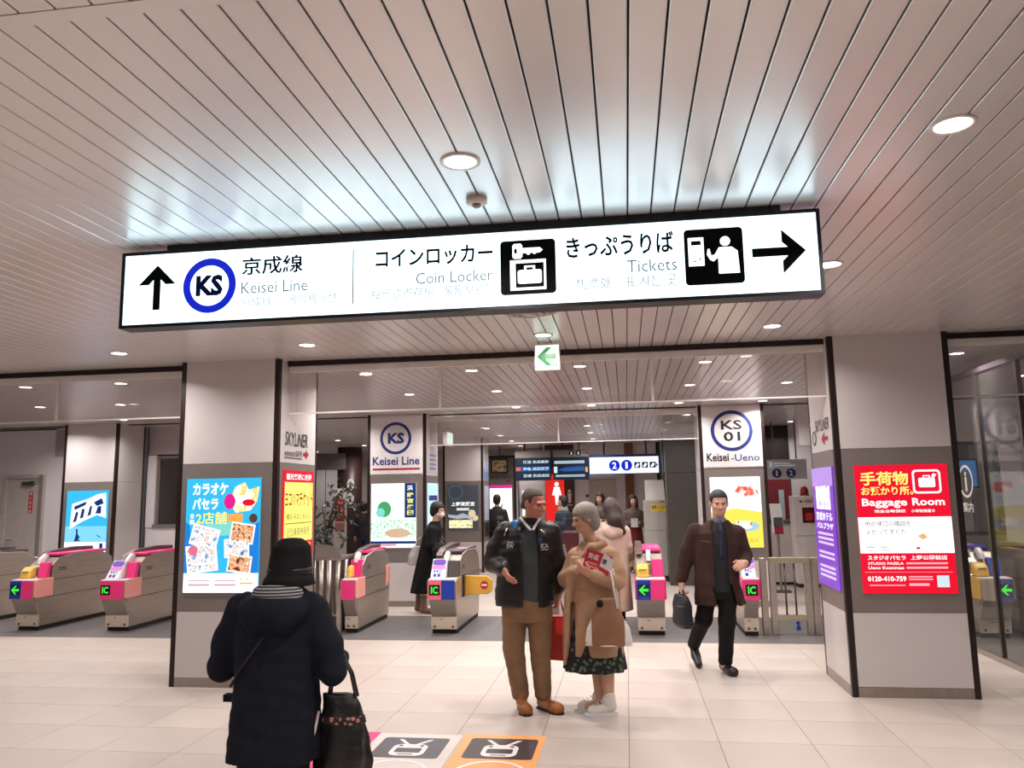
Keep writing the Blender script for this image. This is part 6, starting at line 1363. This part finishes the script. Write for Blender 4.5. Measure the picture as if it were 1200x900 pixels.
f_ = Field((-.15, -.1, -.02), (.15, .1, .32), .01); f_.loft([(0, 0, 0, .10, .05), (.12, 0, 0, .095, .05), (.27, .03, 0, .06, .03)], .02, (5, .008, 0)); field_obj('body', f_, mat('plastic_pale', '#b9b2b2', .4), cbg); obj('handle', MB().tube([(-3.04, 11.2, .92), (-2.99, 11.19, 1.02), (-2.95, 11.17, 1.06)], .008, 6), mat('plastic_pale', '#b9b2b2', .4), cbg, True)
def passer(loc, hgt, yaw, label, top, bottom, hairm, skirt=False, long_hair=False, arms='down', topz=.80, res=.012, collar=None):
    """a smaller figure in the background: yaw as for heads"""
    s = hgt/1.65; A = axes(yaw); r, f, u = A
    W_ = lambda a, b_, z: tuple(s*(a*r+b_*f)+np.array([0, 0, s*z]))
    b = fld(res=res); P = head(b, W_(0, .01, 1.53), A, s)
    b.cone(W_(0, 0, 1.3), W_(0, 0, 1.44), .05*s, .046*s, .03)
    def lo(rings): return [(s*z, s*cx*r[0]+s*cy*f[0], s*cx*r[1]+s*cy*f[1], s*(abs(r[0])*rx+abs(f[0])*ry), s*(abs(r[1])*rx+abs(f[1])*ry)) for z, cx, cy, rx, ry in rings]
    b.loft(lo([(.8, 0, 0, .13, .09), (1.0, 0, 0, .12, .09), (1.2, 0, 0, .15, .09), (1.3, 0, 0, .11, .07)]), .03)
    hands = {'down': [(.24, .03, .80), (.22, .05, 1.03)], 'front': [(.08, .24, 1.06), (.23, .06, 1.02)]}[arms]
    k = fld(res=res); k.loft(lo([(topz, 0, 0, .185, .135), (1.0, 0, 0, .175, .13), (1.18, 0, 0, .19, .125), (1.28, 0, 0, .18, .105), (1.34, 0, 0, .11, .08), (1.38, 0, 0, .075, .07)]), .02, (5, .006, 0))
    for q in (-1, 1):
        w_ = W_(q*hands[0][0], hands[0][1], hands[0][2]); e = W_(q*hands[1][0], hands[1][1], hands[1][2]); a = W_(q*.165, 0, 1.25)
        b.chain([a, e, w_], [.045*s, .036*s, .028*s]); d = np.array(w_)-np.array(e); hand(b, w_, d, -q*r if arms == 'down' else np.array([0, 0, 1.0])*.6-f*.4, .95*s, .6, q, .008)
        k.chain([a, e], [.07*s, .06*s], .03); k.chain([e, tuple(np.array(e)+.85*d)], [.06*s, .048*s], .02)
        b.chain([W_(q*.075, 0, .8), W_(q*.08, 0, .44), W_(q*.08, 0, .07)], [.08*s, .055*s, .038*s]); b.cone(W_(q*.08, 0, .05), W_(q*.08, .15, .035), .035*s, .03*s, .02)
    p = person(b, M_skin, loc, label); eyes(P, A, s, p)
    cl = field_obj('jacket', k, top, p)
    t = fld(res=res)
    if skirt: t.loft(lo([(.42, 0, 0, .21, .17), (.7, 0, 0, .18, .14), (.98, 0, 0, .15, .11)]), .02, (7, .01, 0))
    else:
        t.loft(lo([(.72, 0, 0, .165, .12), (.9, 0, 0, .16, .12)]), .02)
        for q in (-1, 1): t.chain([W_(q*.085, 0, .78), W_(q*.085, 0, .44), W_(q*.082, 0, .1)], [.095*s, .075*s, .062*s])
    field_obj('skirt' if skirt else 'trousers', t, bottom, p)
    hr = fld((-.3, -.3, 1.0), (.3, .3, 1.8), res*.8); c = np.array(W_(0, .01, 1.53)); hr.ell(c-.014*s*f+.03*s*u, (.09*s, .106*s, .098*s), .02, A); hr.ell(c-.045*s*f-.04*s*u, (.085*s, .062*s, .07*s), .03, A)
    if long_hair:
        for q in (-1, 1): hr.chain([c-.02*s*f+q*.06*s*r, c-.01*s*f+q*.085*s*r-.2*s*u], [.05*s, .03*s], .03)
    hr.boxy(c+.125*s*f-.085*s*u, (.062*s, .08*s, .125*s), .02, A, .02, cut=True); field_obj('hair', hr, hairm, p)
    for q in (-1, 1): field_obj('shoe', shoe(Field((-.4, -.4, -.01), (.4, .4, .2), .012), W_(q*.08, -.07, 0)[:2]+(0,), tuple(f), .25*s, .042), M_leather, p)
    if collar:
        f_ = fld((-.3, -.3, 1.1), (.3, .3, 1.5), res*.8); f_.loft(lo([(1.27, 0, .0, .12, .10), (1.36, 0, 0, .10, .085), (1.42, 0, 0, .085, .08)]), .02); f_.cone(W_(0, 0, 1.36), W_(0, 0, 1.6), .06*s, .07*s, .0, cut=True); field_obj('collar', f_, collar, p)
    return p
passer((-2.97, 18.1, 0), 1.66, math.pi, 'person from behind in a dark brown jacket standing before the pink-topped kiosk poster', mat('jacket_umber', '#2b2326', .7, 0, .15, 20), M_blk, M_hair)
bp_ = empty('backpack', (-2.94, 17.85, .85), 'black shoulder pack worn by the person before the kiosk poster', 'backpack')
f_ = Field((-.25, -.15, -.02), (.25, .15, .45), .012); f_.loft([(.0, 0, 0, .17, .07), (.1, 0, 0, .19, .08), (.25, .02, 0, .15, .07), (.33, .04, 0, .08, .04)], .02); field_obj('body', f_, M_leather, bp_); obj('strap', MB().tube([(-2.88, 17.86, 1.15), (-2.85, 17.96, 1.36), (-2.85, 18.1, 1.42)], .018, 6), M_leather, bp_, True); obj('buckle', MB().box(-2.91, -2.875, 17.755, 17.775, 1.02, 1.06), M_steel, bp_)
passer((-1.36, 17.0, 0), 1.60, -1.2, 'person in a slate blue jacket with a pale collar beside the red restroom panel', mat('jacket_slate', '#2c3442', .7, 0, .15, 20), M_blk, M_hair, arms='front', long_hair=True, collar=mat('fur_pale', '#a59b93', .9))
passer((-.56, 16.9, 0), 1.66, -.35, 'person in a taupe top and dark red skirt before the beige wall panel', mat('top_taupe', '#5d4a44', .7, 0, .15, 20), mat('skirt_red', '#6a1418', .7), M_hair, True, True, 'front', .95)
passer((.13, 16.9, 0), 1.60, .15, 'person in a taupe top and dark red skirt before the wood pilaster', mat('top_taupe', '#5d4a44', .7, 0, .15, 20), mat('skirt_red', '#6a1418', .7), M_hairb, True, True, 'front', .95)
for x_, lb in ((-.60, 'white card held by the person near the beige panel'), (.14, 'white card held by the person near the wood pilaster')):
    cd_ = empty('card', (x_, 16.58, 1.02), lb, 'card', 'white cards held at the counter'); box('sheet', M_shirt, x_-.07, x_+.07, 16.575, 16.585, .94, 1.12, cd_); box('clip', M_steel, x_-.02, x_+.02, 16.57, 16.575, 1.10, 1.13, cd_)
passer((-6.12, 18.0, 0), 1.53, math.pi, 'person from behind in a dark plum top and jeans beside the dark round column', mat('top_plum', '#241723', .7), M_jeans, M_hair)
def suitcase(x, y, w_, d_, h_, m, label):
    s_ = empty('suitcase', (x, y, 0), label, 'suitcase', 'suitcases beyond the gates')
    box('shell', m, x-w_/2, x+w_/2, y-d_/2, y+d_/2, .05, h_, s_, .025)
    for k in range(4): box('rib', m, x-w_/2+.05+k*(w_-.1)/3-.008, x-w_/2+.05+k*(w_-.1)/3+.008, y-d_/2-.006, y-d_/2+.004, .1, h_-.05, s_)
    for a in (-1, 1):
        obj('wheel', MB().lathe([(.03, -.012), (.03, .012)], (x+a*(w_/2-.05), y-d_/2+.05, .03), 12, axis=0), M_black, s_); obj('wheel', MB().lathe([(.03, -.012), (.03, .012)], (x+a*(w_/2-.05), y+d_/2-.05, .03), 12, axis=0), M_black, s_)
    obj('pull_handle', MB().tube([(x-.1, y+d_/2-.03, h_-.02), (x-.1, y+d_/2-.03, h_+.22), (x+.1, y+d_/2-.03, h_+.22), (x+.1, y+d_/2-.03, h_-.02)], .01, 6), M_steel_d, s_, True)
    return s_
suitcase(-1.02, 14.3, .28, .42, .98, M_maroon, 'tall maroon suitcase standing beyond the gates'); suitcase(-1.42, 14.6, .42, .28, .92, M_blk, 'black suitcase standing beside the maroon one')
